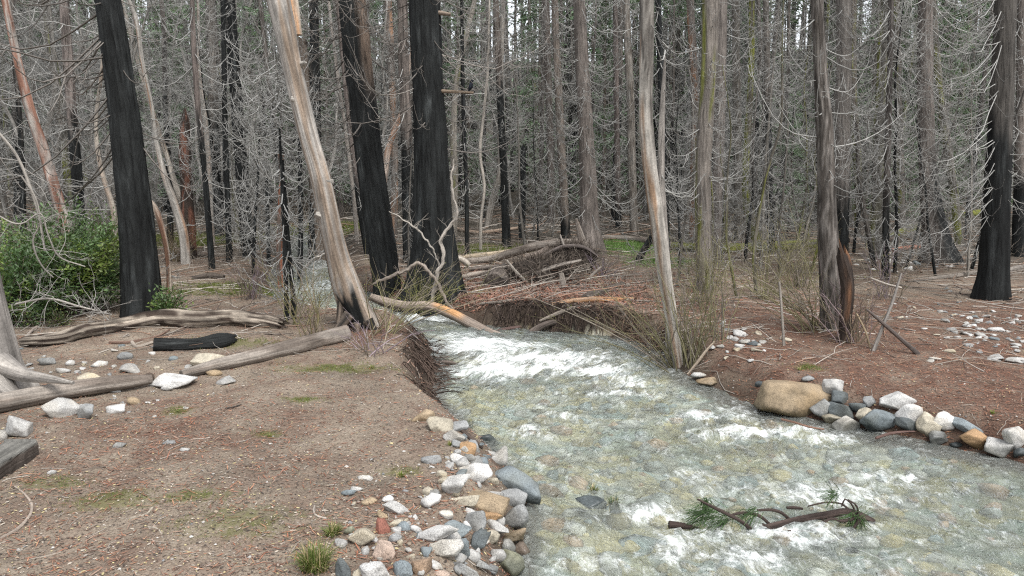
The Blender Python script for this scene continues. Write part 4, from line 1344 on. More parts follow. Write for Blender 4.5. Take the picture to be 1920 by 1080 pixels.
def clear(x, y, dmin):
    if creek_sd(x, y) < .6: return False
    if abs(x - GRASSY[0]) < 2.0 and abs(y - GRASSY[1]) < 3: return False
    px = 960 + FPX * x / y
    # the far reach of the stream and the near clearing lie open
    if y < 30 and 540 < px < 680: return False
    if y < 27 and 1120 < px < 1240: return False
    for fx, fy, fr in feet:
        if (fx - x) ** 2 + (fy - y) ** 2 < (dmin + fr) ** 2: return False
    return True


n_c = 0
tries = 0
while n_c < 200 and tries < 9000:
    tries += 1
    y = 22 + 42 * rng.uniform() ** .62
    x = rng.uniform(-.67, .67) * y
    if not clear(x, y, 1.15) or covers(x, y, .2): continue
    left = x < -.12 * y
    if left and rng.uniform() < .3: continue
    kd, ms = KINDS[rng.integers(len(KINDS))]
    size = {"slim": "slim", "mid": "middling", "stout": "stout"}[kd[0]]
    lab = f"{size} {CW[kd[1]]} conifer {where(960 + FPX * x / y, y)}"
    if lab in USED: continue
    USED.add(lab)
    put("dead_conifer" if kd[1] == "black" else "conifer", ms, x, y, rng.uniform(0, 6.28), rng.uniform(.75, 1.15), f"{size} {CW[kd[1]]} conifer {where(960 + FPX * x / y, y)}", "conifers of the wood behind", (rng.normal(0, .035), rng.normal(0, .035)))
    feet.append((x, y, .2))
    n_c += 1
n_a = 0
while n_a < 40 and tries < 20000:
    tries += 1
    y = 18.5 + 36 * rng.uniform() ** .8
    lf = rng.uniform() < .74
    x = (rng.uniform(-.66, -.16) if lf else rng.uniform(-.05, .66)) * y
    if not clear(x, y, 1.0) or covers(x, y, .12): continue
    if not lf and y < 34: continue
    k = rng.integers(4)
    lab = f"leafless tree {where(960 + FPX * x / y, y)}"
    if lab in USED: continue
    USED.add(lab)
    put("bare_alder", ALD[k], x, y, rng.uniform(0, 6.28), rng.uniform(.6, 1.1), f"leafless tree {where(960 + FPX * x / y, y)}", "pale leafless broadleaf trees in the wood", (rng.normal(0, .09), rng.normal(0, .12)))
    feet.append((x, y, .2))
    n_a += 1
SAP = []
for i in range(5):
    sr = np.random.default_rng(300 + i)
    zz = np.linspace(-.15, 6.2, 8)
    wob = np.cumsum(sr.normal(0, .07, (8, 2)), 0)
    P = np.stack([wob[:, 0] - wob[0, 0], wob[:, 1] - wob[0, 1], zz], 1)
    Rr = .045 * (1 - .8 * np.linspace(0, 1, 8))
    cf = [c_char(i), c_plain((.14, .13, .115), .3, i), c_moss((.12, .11, .09), .12, i), c_char(i + 5, (.12, .11, .1), 2.0), c_plain((.22, .205, .18), .3, i)][i]
    tg = trunk_geo(P, Rr, 7, .4, .04, 6, i, cf, .2)
    cg = crown_geo(sr, axis_fn(P, Rr), .5, 6.1, 62, 1.1, 5, TWIG * .9, up=.4, droop=.35, r0=.009)
    SAP.append((tg.mesh("trunk", M_BARK, True), cg.mesh("crown", M_TWIG, True)))
SAPN = ["black", "grey", "mossy", "half-charred", "pale"]
n_s = 0
while n_s < 54 and tries < 40000:
    tries += 1
    y = 16.5 + 13 * rng.uniform()
    bl = [(1255, 1530), (430, 560), (640, 780), (1590, 1830), (840, 1060)][rng.choice(5, p=[.42, .18, .08, .2, .12])]
    px = rng.uniform(*bl)
    x = (px - 960) / FPX * y
    if px > 1590 and y < 19: continue
    if not clear(x, y, .5) or (840 < px < 1060 and y < 25): continue
    k = rng.integers(5)
    lab = f"thin {SAPN[k]} sapling {where(px, y)}"
    if lab in USED: continue
    USED.add(lab)
    put("dead_sapling", SAP[k], x, y, rng.uniform(0, 6.28), rng.uniform(.55, 1.15), f"thin {SAPN[k]} sapling {where(px, y)}", "thin dead saplings in the middle distance", (rng.normal(0, .06), rng.normal(0, .08)))
    feet.append((x, y, .05))
    n_s += 1
GREENP = [(350, 46, 1.0), (480, 44, 1.0), (600, 50, 1.1), (690, 52, 1.0), (230, 50, 1.1), (120, 48, .9), (860, 56, 1.1), (990, 54, 1.0), (1180, 52, 1.2), (1250, 58, 1.2), (1390, 52, 1.0), (1478, 30, .36), (1455, 47, .8),
          (1540, 50, 1.1), (1650, 44, 1.0), (1720, 50, 1.1), (1800, 42, .95), (1850, 50, 1.2), (1900, 45, 1.0), (1950, 50, 1.0), (1700, 34, .35), (1310, 44, 1.0), (1010, 42, .9), (1130, 40, .8), (1400, 43, .9), (1560, 38, .7), (1620, 37, .65), (1760, 38, .75), (1840, 36, .7), (880, 44, .8), (620, 42, .8), (330, 40, .8), (760, 60, 1.2), (540, 62, 1.2), (1090, 62, 1.3), (30, 52, 1.1)]
for i, (px, y, s) in enumerate(GREENP):
    x = (px - 960) / FPX * y
    put("green_conifer", GRN[i % 2], x, y, rng.uniform(0, 6.28), s, "young green fir left of the rough-barked trunk" if s < .5 and px < 1600 else "low green fir behind the cedar with the blackened flank" if s < .5 else f"living green fir {where(px, y)}", "living firs far back")

# the wood beyond reads as one mass
FW = Geo()
rng = np.random.default_rng(33)
M = 600
fy = 50 + 66 * rng.uniform(size=M) ** .9
fx = rng.uniform(-.85, .85, M) * fy
fz = H(fx, fy)
hh = rng.uniform(14, 22, M)
t = np.linspace(0, 1, 5)
P = np.stack([fx[:, None] + rng.normal(0, .5, (M, 1)) * t, fy[:, None] + 0 * t, fz[:, None] - .3 + hh[:, None] * t], -1)
tubes(P, rng.uniform(.12, .32, (M, 1)) * (1 - .75 * t), 5, np.array((.05, .047, .043)) * rng.uniform(.15, 1.6, (M, 1)) ** 1.4, FW)
B = 15
k = np.repeat(np.arange(M), B)
zb = rng.uniform(.04, .95, M * B)
p0 = np.stack([fx[k], fy[k], fz[k] + hh[k] * zb], 1)
th = rng.uniform(0, 6.28, M * B)
L = rng.uniform(.6, 2.2, M * B)
s = np.linspace(0, 1, 4)
P = p0[:, None] + np.stack([np.cos(th)[:, None] * L[:, None] * s, np.sin(th)[:, None] * L[:, None] * s, L[:, None] * (.1 * s - .4 * np.sin(2.6 * s) + .5 * s ** 3)], -1)
tubes(P, .02 * (1 - .7 * s)[None] * np.ones((M * B, 1)), 3, TWIG * .45 * rng.uniform(.4, 1.3, (M * B, 1)), FW)
# dark living foliage high in that wood
nf = 42000
k = rng.integers(0, M, nf)
k = k[(k % 3 == 0)]
nf = len(k)
z = rng.uniform(.25, 1.0, nf)
rr = (1.15 - z) * 2.4 * np.sqrt(rng.uniform(size=nf))
th = rng.uniform(0, 6.28, nf)
c = np.stack([fx[k] + np.cos(th) * rr, fy[k] + np.sin(th) * rr, fz[k] + hh[k] * z], 1)
a = rng.normal(size=(nf, 3)); a /= np.linalg.norm(a, axis=1)[:, None]
b = np.cross(a, rng.normal(size=(nf, 3))); b /= np.linalg.norm(b, axis=1)[:, None]
s_ = rng.uniform(.15, .40, nf)[:, None]
V = np.stack([c - a * s_, c + b * s_ * .4, c + a * s_, c - b * s_ * .4], 1).reshape(-1, 3)
FW.add(V, np.arange(nf * 4).reshape(-1, 4), None, np.repeat(np.array((.125, .175, .12)) * rng.uniform(.6, 1.5, (nf, 1)), 4, 0))
o = link("far_woods", FW.mesh("far_woods", M_TWIG, True))
tag(o, "far wood of countless trunks and twigs on the rising ground", kind="stuff")
# ---------------------------------------------------------------- stones
RC = {"white": (.46, .455, .44), "pale": (.34, .335, .32), "grey": (.225, .23, .228), "blue": (.165, .19, .20), "dark": (.085, .097, .10), "tan": (.29, .225, .15), "buff": (.37, .335, .265),
      "orange": (.31, .20, .11), "brown": (.21, .15, .105), "red": (.20, .085, .062), "pink": (.34, .265, .215), "mossy": (.22, .225, .165)}
_sd = [100]


def rock(px, py, w_, h_, colr, label, group=None, ang=.55, rough=.05, sub=3, sink=.36, water=False, lift=0.0, tall=1.0, name="rock"):
    _sd[0] += 1
    sd = _sd[0]
    p = at(px, py + h_ * .30, lift, water)
    Y = p[1]
    a = w_ * .5 * Y / FPX * (1.36 if px < 1010 else 1.24)
    c = max(h_ * .5 * Y / FPX * (1.36 if px < 1010 else 1.2) * tall, a * .3)
    b = min(max(c * .9, a * .62), a * 1.1)
    r = np.random.default_rng(sd)
    if w_ > 2.1 * h_:
        sink, ang = .40, min(ang, .42)
    sub = sub + 1 if (w_ > 34 and sub < 4) else sub
    v, f = rock_pts(sd, sub, 4, ang, rough)
    rz = r.normal(0, .25)
    V = v * np.array([a, b, c])
    cs, sn = math.cos(rz), math.sin(rz)
    V = np.stack([V[:, 0] * cs - V[:, 1] * sn, V[:, 0] * sn + V[:, 1] * cs, V[:, 2]], 1)
    gz = float(H(p[0], p[1])) + lift if not water else float(water_z(p[0], p[1])) - c * .2
    z = gz + c * (1 - 2 * sink) if not water else gz
    # the middle of the visible stone sits on the ray of its centre
    q = on_plane(px, py, Y)
    loc = (q[0], Y, .35 * z + .65 * q[2] if not water else .5 * z + .5 * q[2])
    col = np.array(RC[colr]) * r.uniform(.88, 1.12)
    g = Geo().add(V, None, f, col, v * np.array([a, b, c]) * 1.0 + sd)
    o = link(name, g.mesh(name, M_ROCK, True), None, loc)
    tag(o, label, "rock" if w_ > 18 else "stone", group)
    return o


LB = "stones heaped along the stream's left edge"
for t in [
    (960, 898, 90, 56, "blue", "largest blue-grey boulder of the heap at the stream's left edge"),
    (890, 887, 52, 32, "white", "blocky whitish rock touching the blue-grey boulder's left side"),
    (940, 857, 52, 34, "pale", "pale granite rock just behind the blue-grey boulder"),
    (879, 838, 30, 25, "orange", "small orange rock beside the short rotten stick"),
    (849, 912, 52, 42, "pale", "squarish pale grey granite rock left of the long tan slab"),
    (914, 938, 74, 46, "tan", "long tan slab tilted toward the water under the blue-grey boulder"),
    (876, 940, 54, 28, "buff", "light buff flat-topped stone leaning on the long tan slab"),
    (967, 971, 48, 60, "grey", "tall pointed grey rock standing at the water's edge"),
    (955, 932, 56, 24, "grey", "speckled grey rock wedged between the tan slab and the water"),
    (915, 967, 40, 20, "orange", "thin orange-brown slab lying under the long tan slab"),
    (888, 978, 38, 30, "grey", "grey rock with a dark split face left of the orange-brown slab"),
    (852, 992, 52, 22, "blue", "flat bluish stone behind the white-topped slab"),
    (817, 999, 66, 32, "white", "white-topped slab at the left side of the heap"),
    (932, 991, 44, 30, "pale", "pale faceted rock in front of the orange-brown slab"),
    (917, 1007, 28, 26, "buff", "small buff block in front of the pale faceted rock"),
    (962, 1006, 40, 36, "tan", "tan wedge at the waterline below the tall pointed rock"),
    (894, 1018, 42, 36, "dark", "dark slate-grey rock in the middle of the heap"),
    (866, 1026, 30, 40, "blue", "upright blue-grey wedge left of the dark slate-grey rock"),
    (834, 1030, 52, 36, "pale", "rounded pale rock below the white-topped slab"),
    (951, 1026, 26, 24, "white", "white stone crossed by a thin dark twig"),
    (976, 1034, 30, 28, "pink", "pinkish tan stone at the water's edge"),
    (934, 1043, 30, 26, "pale", "egg-shaped pale stone above the mossy rock"),
    (958, 1058, 60, 42, "mossy", "mossy grey-green rock at the waterline near the bottom"),
    (900, 1056, 50, 46, "grey", "pyramid-shaped grey rock at the bottom of the heap"),
    (866, 1068, 62, 34, "grey", "broad grey slab at the bottom of the heap"),
    (785, 1063, 38, 32, "brown", "brown angular rock left of the broad grey slab"),
    (757, 1066, 36, 30, "blue", "bluish rounded rock left of the brown angular rock"),
    (829, 1077, 28, 16, "pink", "orange-pink stone at the very bottom of the heap"),
    (983, 1074, 34, 18, "pale", "pale flat stone at the waterline in the bottom corner of the heap"),
    (820, 797, 48, 24, "buff", "rounded beige rock second from the far end of the stone edge"),
    (802, 779, 48, 20, "tan", "pale tan rock at the far end of the stone edge"),
    (856, 799, 36, 20, "grey", "white-faced grey rock beside grass at the waterline"),
    (850, 818, 36, 22, "pale", "speckled pale rock left of the short rotten stick"),
    (913, 826, 38, 24, "blue", "bluish wet rock in the water right of the rotten stick"),
    (810, 862, 32, 20, "grey", "rounded grey stone on the soil left of the heap's top"),
    (857, 861, 28, 20, "white", "angular whitish stone above the squarish granite rock"),
    (880, 858, 22, 16, "grey", "small grey stone below the orange rock"),
    (905, 866, 20, 17, "blue", "small bluish stone touching the pale granite rock"),
    (803, 922, 26, 18, "buff", "yellowish stone left of the squarish granite rock"),
    (742, 952, 42, 26, "pale", "pale grey dome-shaped rock on the soil left of the heap"),
    (715, 987, 28, 28, "red", "brick-red rounded rock between buff and grey stones"),
    (677, 1006, 48, 34, "buff", "buff angular rock beside the larger grass tuft"),
    (726, 1033, 44, 34, "pink", "rusty pink-brown rock below the brick-red one"),
    (700, 1071, 48, 32, "white", "white rock cut by the bottom edge of the view"),
    (640, 1066, 48, 34, "dark", "dark grey rock right of the larger grass tuft"),
    (714, 964, 30, 18, "tan", "tan flat stone just above the brick-red rock"),
    (651, 924, 24, 13, "blue", "small bluish flat stone on the open soil"),
    (688, 896, 30, 11, "white", "small white flat stone farthest out on the open soil"),
    (656, 994, 20, 18, "mossy", "small dull stone between the two grass tufts"),
    (739, 1010, 24, 18, "grey", "small grey stone right below the brick-red rock"),
    (756, 988, 22, 18, "blue", "small bluish stone right of the brick-red rock"),
    (640, 1019, 22, 14, "pale", "small pale stone right of the smaller grass tuft's foot"),
    (693, 940, 26, 11, "tan", "low tan stone half sunk in the soil above the buff rock"),
    (728, 936, 20, 12, "white", "small whitish stone behind the dome-shaped rock"),
    (668, 918, 22, 9, "pale", "narrow pale stone beside the small bluish flat one"),
]:
    rock(*t, group=LB, sub=3 if t[2] > 26 else 2)
RT = "stones edging the stream's right bank"
for t in [
    (1489, 743, 118, 60, "tan", "big smooth tan boulder at the right bank, largest rock in view", .34, 4),
    (1560, 721, 46, 32, "pale", "pale bluish rock behind the big tan boulder's right end", .6, 3),
    (1575, 745, 46, 28, "dark", "dark rounded rock right of the big tan boulder", .4, 3),
    (1541, 765, 38, 34, "grey", "grey upright rock at the big tan boulder's lower right", .6, 3),
    (1577, 770, 46, 30, "dark", "low dark blue-grey rock, second one right of the big tan boulder", .5, 3),
    (1607, 762, 28, 34, "dark", "dark round stone standing on end in the right bank row", .35, 3),
    (1629, 753, 24, 22, "grey", "small grey block at the back of the right bank row", .7, 3),
    (1682, 752, 58, 36, "white", "large white slanting rock on top of the right bank row", .6, 3),
    (1699, 776, 37, 36, "white", "white rounded block just below the slanting white rock", .45, 3),
    (1623, 779, 40, 30, "buff", "beige rock between the dark stones and the blue boulder", .5, 3),
    (1560, 784, 38, 22, "buff", "pale tan low rock at the white water below the tan boulder", .5, 3),
    (1587, 795, 54, 28, "pale", "pale wet flat rock washed by the white water", .5, 3),
    (1648, 791, 64, 48, "blue", "dark blue-green angular boulder in the right bank row", .65, 3),
    (1706, 797, 40, 28, "dark", "dark wedge right of the blue-green boulder", .7, 3),
    (1741, 795, 38, 38, "buff", "upright beige rock right of the dark wedge", .5, 3),
    (1771, 790, 46, 36, "white", "rounded white rock with a flat dark underside", .4, 3),
    (1812, 798, 46, 26, "blue", "light blue-grey rock behind the orange rock", .6, 3),
    (1825, 817, 48, 44, "orange", "bright orange rock at the right bank's waterline", .6, 3),
    (1760, 821, 38, 24, "grey", "grey stone sitting in the water left of the orange rock", .5, 3),
    (1874, 835, 62, 36, "pale", "pale granite wedge right of the orange rock", .6, 3),
    (1906, 821, 52, 42, "white", "white-topped rock at the right edge above the granite wedge", .5, 3),
    (1914, 846, 26, 20, "dark", "dark little stone at the right edge below the white-topped rock", .5, 2),
    (1424, 719, 20, 12, "dark", "small dark stone left behind the big tan boulder", .5, 2),
    (1793, 833, 20, 14, "dark", "small dark wet stone below the orange rock", .5, 2),
    (1516, 709, 22, 12, "grey", "small grey stone on the soil above the big tan boulder", .5, 2),
]:
    rock(*t[:6], group=RT, ang=t[6], sub=t[7], rough=.045)
LL_ = "stones on the left bank by the logs"
for t in [
    (325, 711, 82, 32, "white", "white flat boulder at the broken end of the two grey logs"),
    (238, 689, 42, 28, "pale", "pale pointed rock behind the hollow-ended log"),
    (175, 711, 40, 20, "buff", "rounded cream rock touching the hollow-ended log from behind"),
    (50, 723, 44, 16, "grey", "low grey rock beside the weathered trunk's root"),
    (115, 768, 60, 38, "pale", "wedge-shaped pale rock just under the hollow-ended log"),
    (157, 774, 44, 28, "grey", "grey rounded rock right of the wedge-shaped pale one"),
    (40, 803, 52, 38, "pale", "faceted pale rock with a dark underside near the left edge"),
    (388, 674, 56, 26, "buff", "tan-grey rounded rock behind the middle of the long grey log"),
    (252, 752, 26, 16, "tan", "small yellow-tan stone on the soil below the white flat boulder"),
    (422, 714, 32, 14, "pale", "flat pale stone on the soil right of the white flat boulder"),
    (400, 699, 26, 10, "tan", "thin tan stone tucked against the long grey log"),
    (217, 768, 32, 15, "white", "whitish knobbly stone right of the grey rounded rock"),
    (3, 818, 18, 22, "pale", "pale stone cut by the left edge above the sawn plank"),
    (313, 728, 20, 12, "white", "small white chip of rock below the white flat boulder"),
    (233, 668, 24, 15, "grey", "dull grey stone behind the pale pointed rock"),
    (90, 678, 32, 16, "grey", "speckled grey stone behind the weathered trunk's long root"),
    (120, 695, 20, 11, "pale", "small pale stone above the tip of the weathered trunk's root"),
    (188, 682, 24, 12, "white", "white stone left of the pale pointed rock"),
    (131, 681, 16, 10, "white", "tiny white stone left of the row of white stones"),
    (323, 672, 16, 9, "blue", "tiny bluish stone below the burnt log"),
    (97, 886, 14, 9, "pale", "small round pale stone right of the sawn plank"),
    (224, 834, 20, 10, "grey", "small grey stone alone on the worn soil"),
    (318, 829, 20, 8, "grey", "flat greyish stone alone in the middle of the worn soil"),
    (345, 843, 16, 7, "pale", "tiny pale flat stone beside the flat greyish one"),
    (893, 628, 40, 24, "pale", "light smooth rock in the white water under the fallen limb"),
    (845, 695, 34, 12, "brown", "brownish flat stone at the foot of the left cut bank"),
    (1330, 714, 44, 16, "tan", "low tan rock awash at the right bank below the willows"),
    (1312, 703, 30, 12, "pale", "pale low rock right below the slim pale trunk"),
    (1390, 626, 26, 13, "white", "white stone largest among the pebbles by the willows"),
    (1412, 644, 20, 9, "dark", "flat dark stone right of the white one by the willows"),
    (1870, 618, 28, 10, "white", "bright white stone on the right bank below the charred trunk"),
    (1870, 669, 42, 12, "pale", "long pale flat stone near the right edge of the litter"),
    (1905, 676, 36, 12, "pale", "second long pale stone at the right edge"),
    (1110, 938, 50, 20, "blue", "blue-grey rock barely breaking the water beside a grass tuft"),
    (1157, 957, 30, 12, "dark", "small dark rock under the grass tuft in the stream"),
    (1600, 1030, 26, 12, "dark", "little dark rock awash below the floating branch"),
]:
    rock(*t, group=LL_, sub=3 if t[2] > 30 else 2, water=t[0] in (1110, 1157, 1600))
# pale stones strewn over the litter, nothing to tell one from the next
rng = np.random.default_rng(5)
m_small = []
for k in range(8):
    v, f = rock_pts(900 + k, 3, 4, .6, .05)
    g = Geo().add(v * np.array([1, .75, .42]), None, f, np.array(RC[["white", "pale", "grey", "pale", "blue", "white", "buff", "pale"][k]]), v * .1 + k)
    m_small.append(g.mesh("stone", M_ROCK, True))


def strew(n, cx, cy, sx, sy, smin, smax, label, group):
    k = 0
    tr = 0
    while k < n and tr < 4000:
        tr += 1
        px, py = rng.normal(cx, sx), rng.normal(cy, sy)
        if not (2 < px < 1918) or py > 1075: continue
        p = at(px, py)
        if creek_sd(p[0], p[1]) < .3 or p[1] > 26: continue
        s = rng.uniform(smin, smax) ** 1
        o = link("stone", m_small[rng.integers(8)], None, (p[0], p[1], p[2] + s * .12))
        o.scale = (s, s * rng.uniform(.8, 1.2), s * rng.uniform(.7, 1.2))
        o.rotation_euler = (rng.normal(0, .15), rng.normal(0, .15), rng.uniform(0, 6.28))
        tag(o, label, "stone", group)
        k += 1


strew(56, 1860, 628, 70, 26, .035, .10, "small pale stone lying in the reddish litter of the right bank", "pale stones on the right bank's litter")
strew(26, 1760, 590, 80, 22, .04, .09, "small pale stone lying in the reddish litter of the right bank", "pale stones on the right bank's litter")
strew(30, 1690, 492, 50, 14, .08, .2, "pale stone in the gravelly wash beyond the slim log at right", "stones of the gravel wash")
strew(34, 1388, 638, 36, 26, .04, .10, "small pebble in the patch of pale pebbles by the willow stems", "pale pebbles by the willows")
strew(26, 190, 690, 90, 22, .03, .07, "small pale stone on the left bank between the two long logs", "pale stones between the logs")
strew(20, 740, 950, 45, 40, .016, .035, "small stone scattered on the soil left of the rock heap", "small stones beside the heap")
strew(10, 850, 860, 40, 40, .02, .045, "small stone scattered on the soil left of the rock heap", "small stones beside the heap")
HEAP = [("blue-grey boulder", 960, 898), ("long tan slab", 914, 938), ("squarish granite rock", 849, 912), ("tall pointed grey rock", 967, 971), ("white-topped slab", 817, 999), ("dark slate-grey rock", 894, 1018), ("mossy rock", 958, 1058),
        ("pyramid-shaped rock", 900, 1056), ("broad grey slab", 866, 1068), ("brick-red rock", 715, 987), ("buff angular rock", 677, 1006), ("dome-shaped rock", 742, 952), ("rusty pink-brown rock", 726, 1033), ("brown angular rock", 785, 1063), ("orange rock", 879, 838), ("blocky whitish rock", 890, 887)]
NAMED = set()
hr = np.random.default_rng(19)
names8 = ["whitish", "pale", "grey", "speckled", "bluish", "cream", "beige", "light grey"]
k = 0
tr = 0
hsp = []
while k < 82 and tr < 4000:
    tr += 1
    py = hr.uniform(820, 1078)
    lo = np.interp(py, [820, 900, 960, 1000, 1080], [850, 825, 800, 700, 670])
    hi = np.interp(py, [820, 900, 960, 1080], [905, 985, 995, 985])
    px = hr.uniform(lo, hi)
    p = at(px, py)
    s_ = hr.uniform(.045, .095) * (1 if px > 800 else .7)
    if any((p[0] - a) ** 2 + (p[1] - b) ** 2 < (c + s_) ** 2 * .8 for a, b, c in hsp): continue
    hsp.append((p[0], p[1], s_))
    j = int(hr.integers(8))
    near = min(HEAP, key=lambda h: (h[1] - px) ** 2 + (h[2] - py) ** 2)
    dx, dy = px - near[1], py - near[2]
    rel = ("left of" if dx < 0 else "right of") if abs(dx) > abs(dy) * 1.3 else ("behind" if dy < 0 else "in front of")
    lab = f"fist-sized {names8[j]} stone {rel} the {near[0]} in the heap"
    if lab in NAMED:
        continue
    NAMED.add(lab)
    o = link("stone", m_small[j], None, (p[0], p[1], p[2] + s_ * .2))
    o.scale = (s_, s_ * hr.uniform(.8, 1.2), s_ * hr.uniform(1.0, 1.9))
    o.rotation_euler = (hr.normal(0, .35), hr.normal(0, .35), hr.uniform(0, 6.28))
    tag(o, lab, "stone", "fist-sized stones in the heap")
    k += 1
strew(14, 240, 770, 60, 18, .02, .04, "small chip of stone on the soil below the hollow-ended log", "stone chips below the log")

# ---------------------------------------------------------------- logs and fallen limbs
def log(name, label, pts, colf, mat=None, sides=16, group=None, seed=None, amp=.05, freq=7, Ys=None, lift=0.0, jag=0.0, cat="log", step=.07, lump=.05, sink=.25, parts=None, sm=True):
    P, Rr = [], []
    for j, q in enumerate(pts):
        px, py, wpx = q[:3]
        up = q[3] if len(q) > 3 else 0.0
        if Ys is None:
            p = at(px, py)
            r = wpx * .5 * p[1] / FPX
            p = at(px, py, r * (1 - 2 * sink) + up + lift)
        else:
            p = on_plane(px, py, Ys[j] if hasattr(Ys, "__len__") else Ys)
            r = wpx * .5 * p[1] / FPX
        P.append(p)
        Rr.append(r)
    P = np.array(P)
    org = P[0].copy()
    g = trunk_geo(P, Rr, sides, step, amp, freq, pts[0][0] * .1 if seed is None else seed, colf, 0, 5, jag, lump=lump)
    if parts is None:
        o = link(name, g.mesh(name, mat or M_WOOD, True, org), None, org)
        return tag(o, label, cat, group)
    root = empty(name, org, label, cat, group)
    link("stem", g.mesh("stem", mat or M_WOOD, True, org), root)
    for nm, ppts, Yp, cf in parts:
        Q = np.array([on_plane(a, b, Yp if not hasattr(Yp, "__len__") else Yp[i]) for i, (a, b, c) in enumerate(ppts)])
        gg = trunk_geo(Q, [c * .5 * q[1] / FPX for (a, b, c), q in zip(ppts, Q)], 9, .06, .04, 6, ppts[0][0] * .1, cf, lump=.05)
        link(nm, gg.mesh(nm, mat or M_WOOD, True, org), root)
    return root


C_OLD = c_patch((.045, .033, .026), (.285, .245, .20), 2.4, -.01, 2, .08)
C_GREY = c_patch((.15, .125, .105), (.26, .23, .20), 1.4, 0, 3)
C_DARK = c_plain((.075, .062, .052), .4)
log("fallen_log", "long crooked log with broken reddish bark lying before the green shrub", [(42, 642, 16), (110, 636, 22), (150, 624, 26), (210, 614, 26), (290, 598, 28), (380, 600, 28), (440, 598, 26), (500, 602, 24), (545, 612, 14)], C_OLD, M_BARK, 22, amp=.28, freq=9, jag=.25, lump=.14, sink=.10, step=.045)
o = log("fallen_log", "smooth log with a dark hollow knot end, cut by the left edge", [(-60, 765, 38), (0, 755, 36), (90, 738, 34), (180, 724, 31), (240, 716, 26), (284, 711, 17)], C_GREY, M_WOOD, 18, lift=.06, amp=.03, parts=[])
p = on_plane(280, 708, at(280, 712)[1] - .12)
th = np.linspace(0, 2 * math.pi, 13)[:-1]
ring = np.stack([p[0] + .05 * np.cos(th), np.full(12, p[1]), p[2] + .05 * np.sin(th)], 1)
ring = np.concatenate([ring, ring[:1]])
g = tubes(ring, .018, 6, (.12, .09, .07))
n0 = 12
g.add(np.concatenate([ring[:12], [p + np.array([0, .03, 0])]]), None, [[i, (i + 1) % 12, 12] for i in range(12)], (.02, .016, .014))
link("knot_hole", g.mesh("knot_hole", M_WOOD, True, o.location), o)
log("fallen_log", "long grey weathered log slanting up to the leaning bleached tree's foot", [(340, 702, 17), (400, 686, 23), (480, 668, 26), (560, 648, 29), (620, 632, 30), (652, 624, 30)], C_GREY, M_WOOD, 20, amp=.05, lift=.03)
log("burnt_log", "short charred black log lying on the left bank", [(288, 648, 24), (330, 648, 25), (370, 645, 22), (410, 639, 26), (446, 633, 16)], c_char(2), M_CHAR, 20, amp=.3, jag=.16, lump=.2, step=.04, sink=.15)
log("fallen_limb", "thick crooked fallen limb with a split orange patch, reaching down into the stream", [(694, 556, 13), (720, 566, 18), (760, 574, 18), (805, 574, 18), (845, 588, 19), (880, 606, 20), (920, 625, 18), (962, 641, 16)],
    lambda V, TH, LL, fn: (c_plain((.25, .205, .17), .3, 3)(V, TH, LL, fn) * (1 - (m := (sstep(1.15, 1.4, LL) * sstep(2.0, 1.7, LL) * sstep(-.1, .5, np.sin(TH) + .3 * fn))[..., None])) + np.array((.50, .28, .13)) * m),
    M_WOOD, 14, Ys=[15.0, 15.0, 14.9, 14.9, 14.8, 14.6, 14.3, 14.0], step=.06)
def crooked(label, pts, col, Y, seed, jit=.010, tw=9, thin=.6):
    rng = np.random.default_rng(seed)
    P, Rr = [], []
    for px, py, w_ in pts:
        q = on_plane(px, py, Y)
        P.append(q)
        Rr.append(w_ * .5 * thin * Y / FPX)
    P = np.array(P); Rr = np.array(Rr)
    PR = spline(np.concatenate([P, Rr[:, None]], 1), max(12, len(pts) * 5))
    PR[1:-1, :3] += rng.normal(0, jit, (len(PR) - 2, 3))
    PR[1:-1, 3] *= rng.uniform(.82, 1.18, len(PR) - 2)
    root = empty("bare_limb", P[0], label, "branch")
    g = trunk_geo(PR[:, :3], PR[:, 3], 10, .045, .05, 6, seed, c_patch(col, tuple(.55 * v for v in col), 1.6, .14, seed), lump=.08, jag=.04)
    link("limb", g.mesh("limb", M_WOOD, True, root.location), root)
    k = rng.integers(3, len(PR) - 1, tw)
    d = rng.normal(size=(tw, 3))
    d[:, 2] = np.abs(d[:, 2])
    g = wiggle(rng, PR[k, :3], d, rng.uniform(.12, .45, tw), .006, 2, 2, .3, np.array(col) * .9)
    link("twigs", g.mesh("twigs", M_TWIG, True, root.location), root)


crooked("white crooked limb zigzagging upright before the thickest black trunk", [(810, 565, 11), (822, 510, 12), (832, 475, 12), (826, 452, 11), (838, 430, 10), (856, 405, 10), (850, 370, 8), (846, 330, 7), (852, 296, 4)], (.37, .335, .295), 15.2, 1)
crooked("arched pale limb bending down beside the fallen limb", [(700, 532, 6), (730, 520, 10), (770, 502, 13), (782, 494, 13), (800, 506, 11), (818, 526, 10), (835, 560, 9), (852, 590, 9), (870, 618, 6)], (.31, .265, .225), 15.1, 2)
crooked("thin white limb curling in an arch left of the leaning bleached tree", [(568, 565, 6), (564, 530, 7), (572, 505, 8), (590, 485, 8), (612, 476, 7), (628, 480, 5)], (.38, .35, .31), 15.4, 3)
crooked("slender white stick climbing from the willow stems toward the black trunks", [(826, 500, 5), (800, 450, 6), (780, 428, 6), (756, 412, 5), (728, 395, 3)], (.37, .34, .3), 15.6, 4)
DP = "driftwood in the flood-piled heap"
log("driftwood_log", "long pale log on top of the driftwood heap, bent in the middle", [(868, 492, 14), (920, 486, 14), (960, 474, 16), (1000, 463, 17), (1040, 456, 15), (1084, 454, 14)], C_GREY, M_WOOD, 14, group=DP, Ys=[22.2, 22, 21.6, 21.2, 20.9, 20.8])
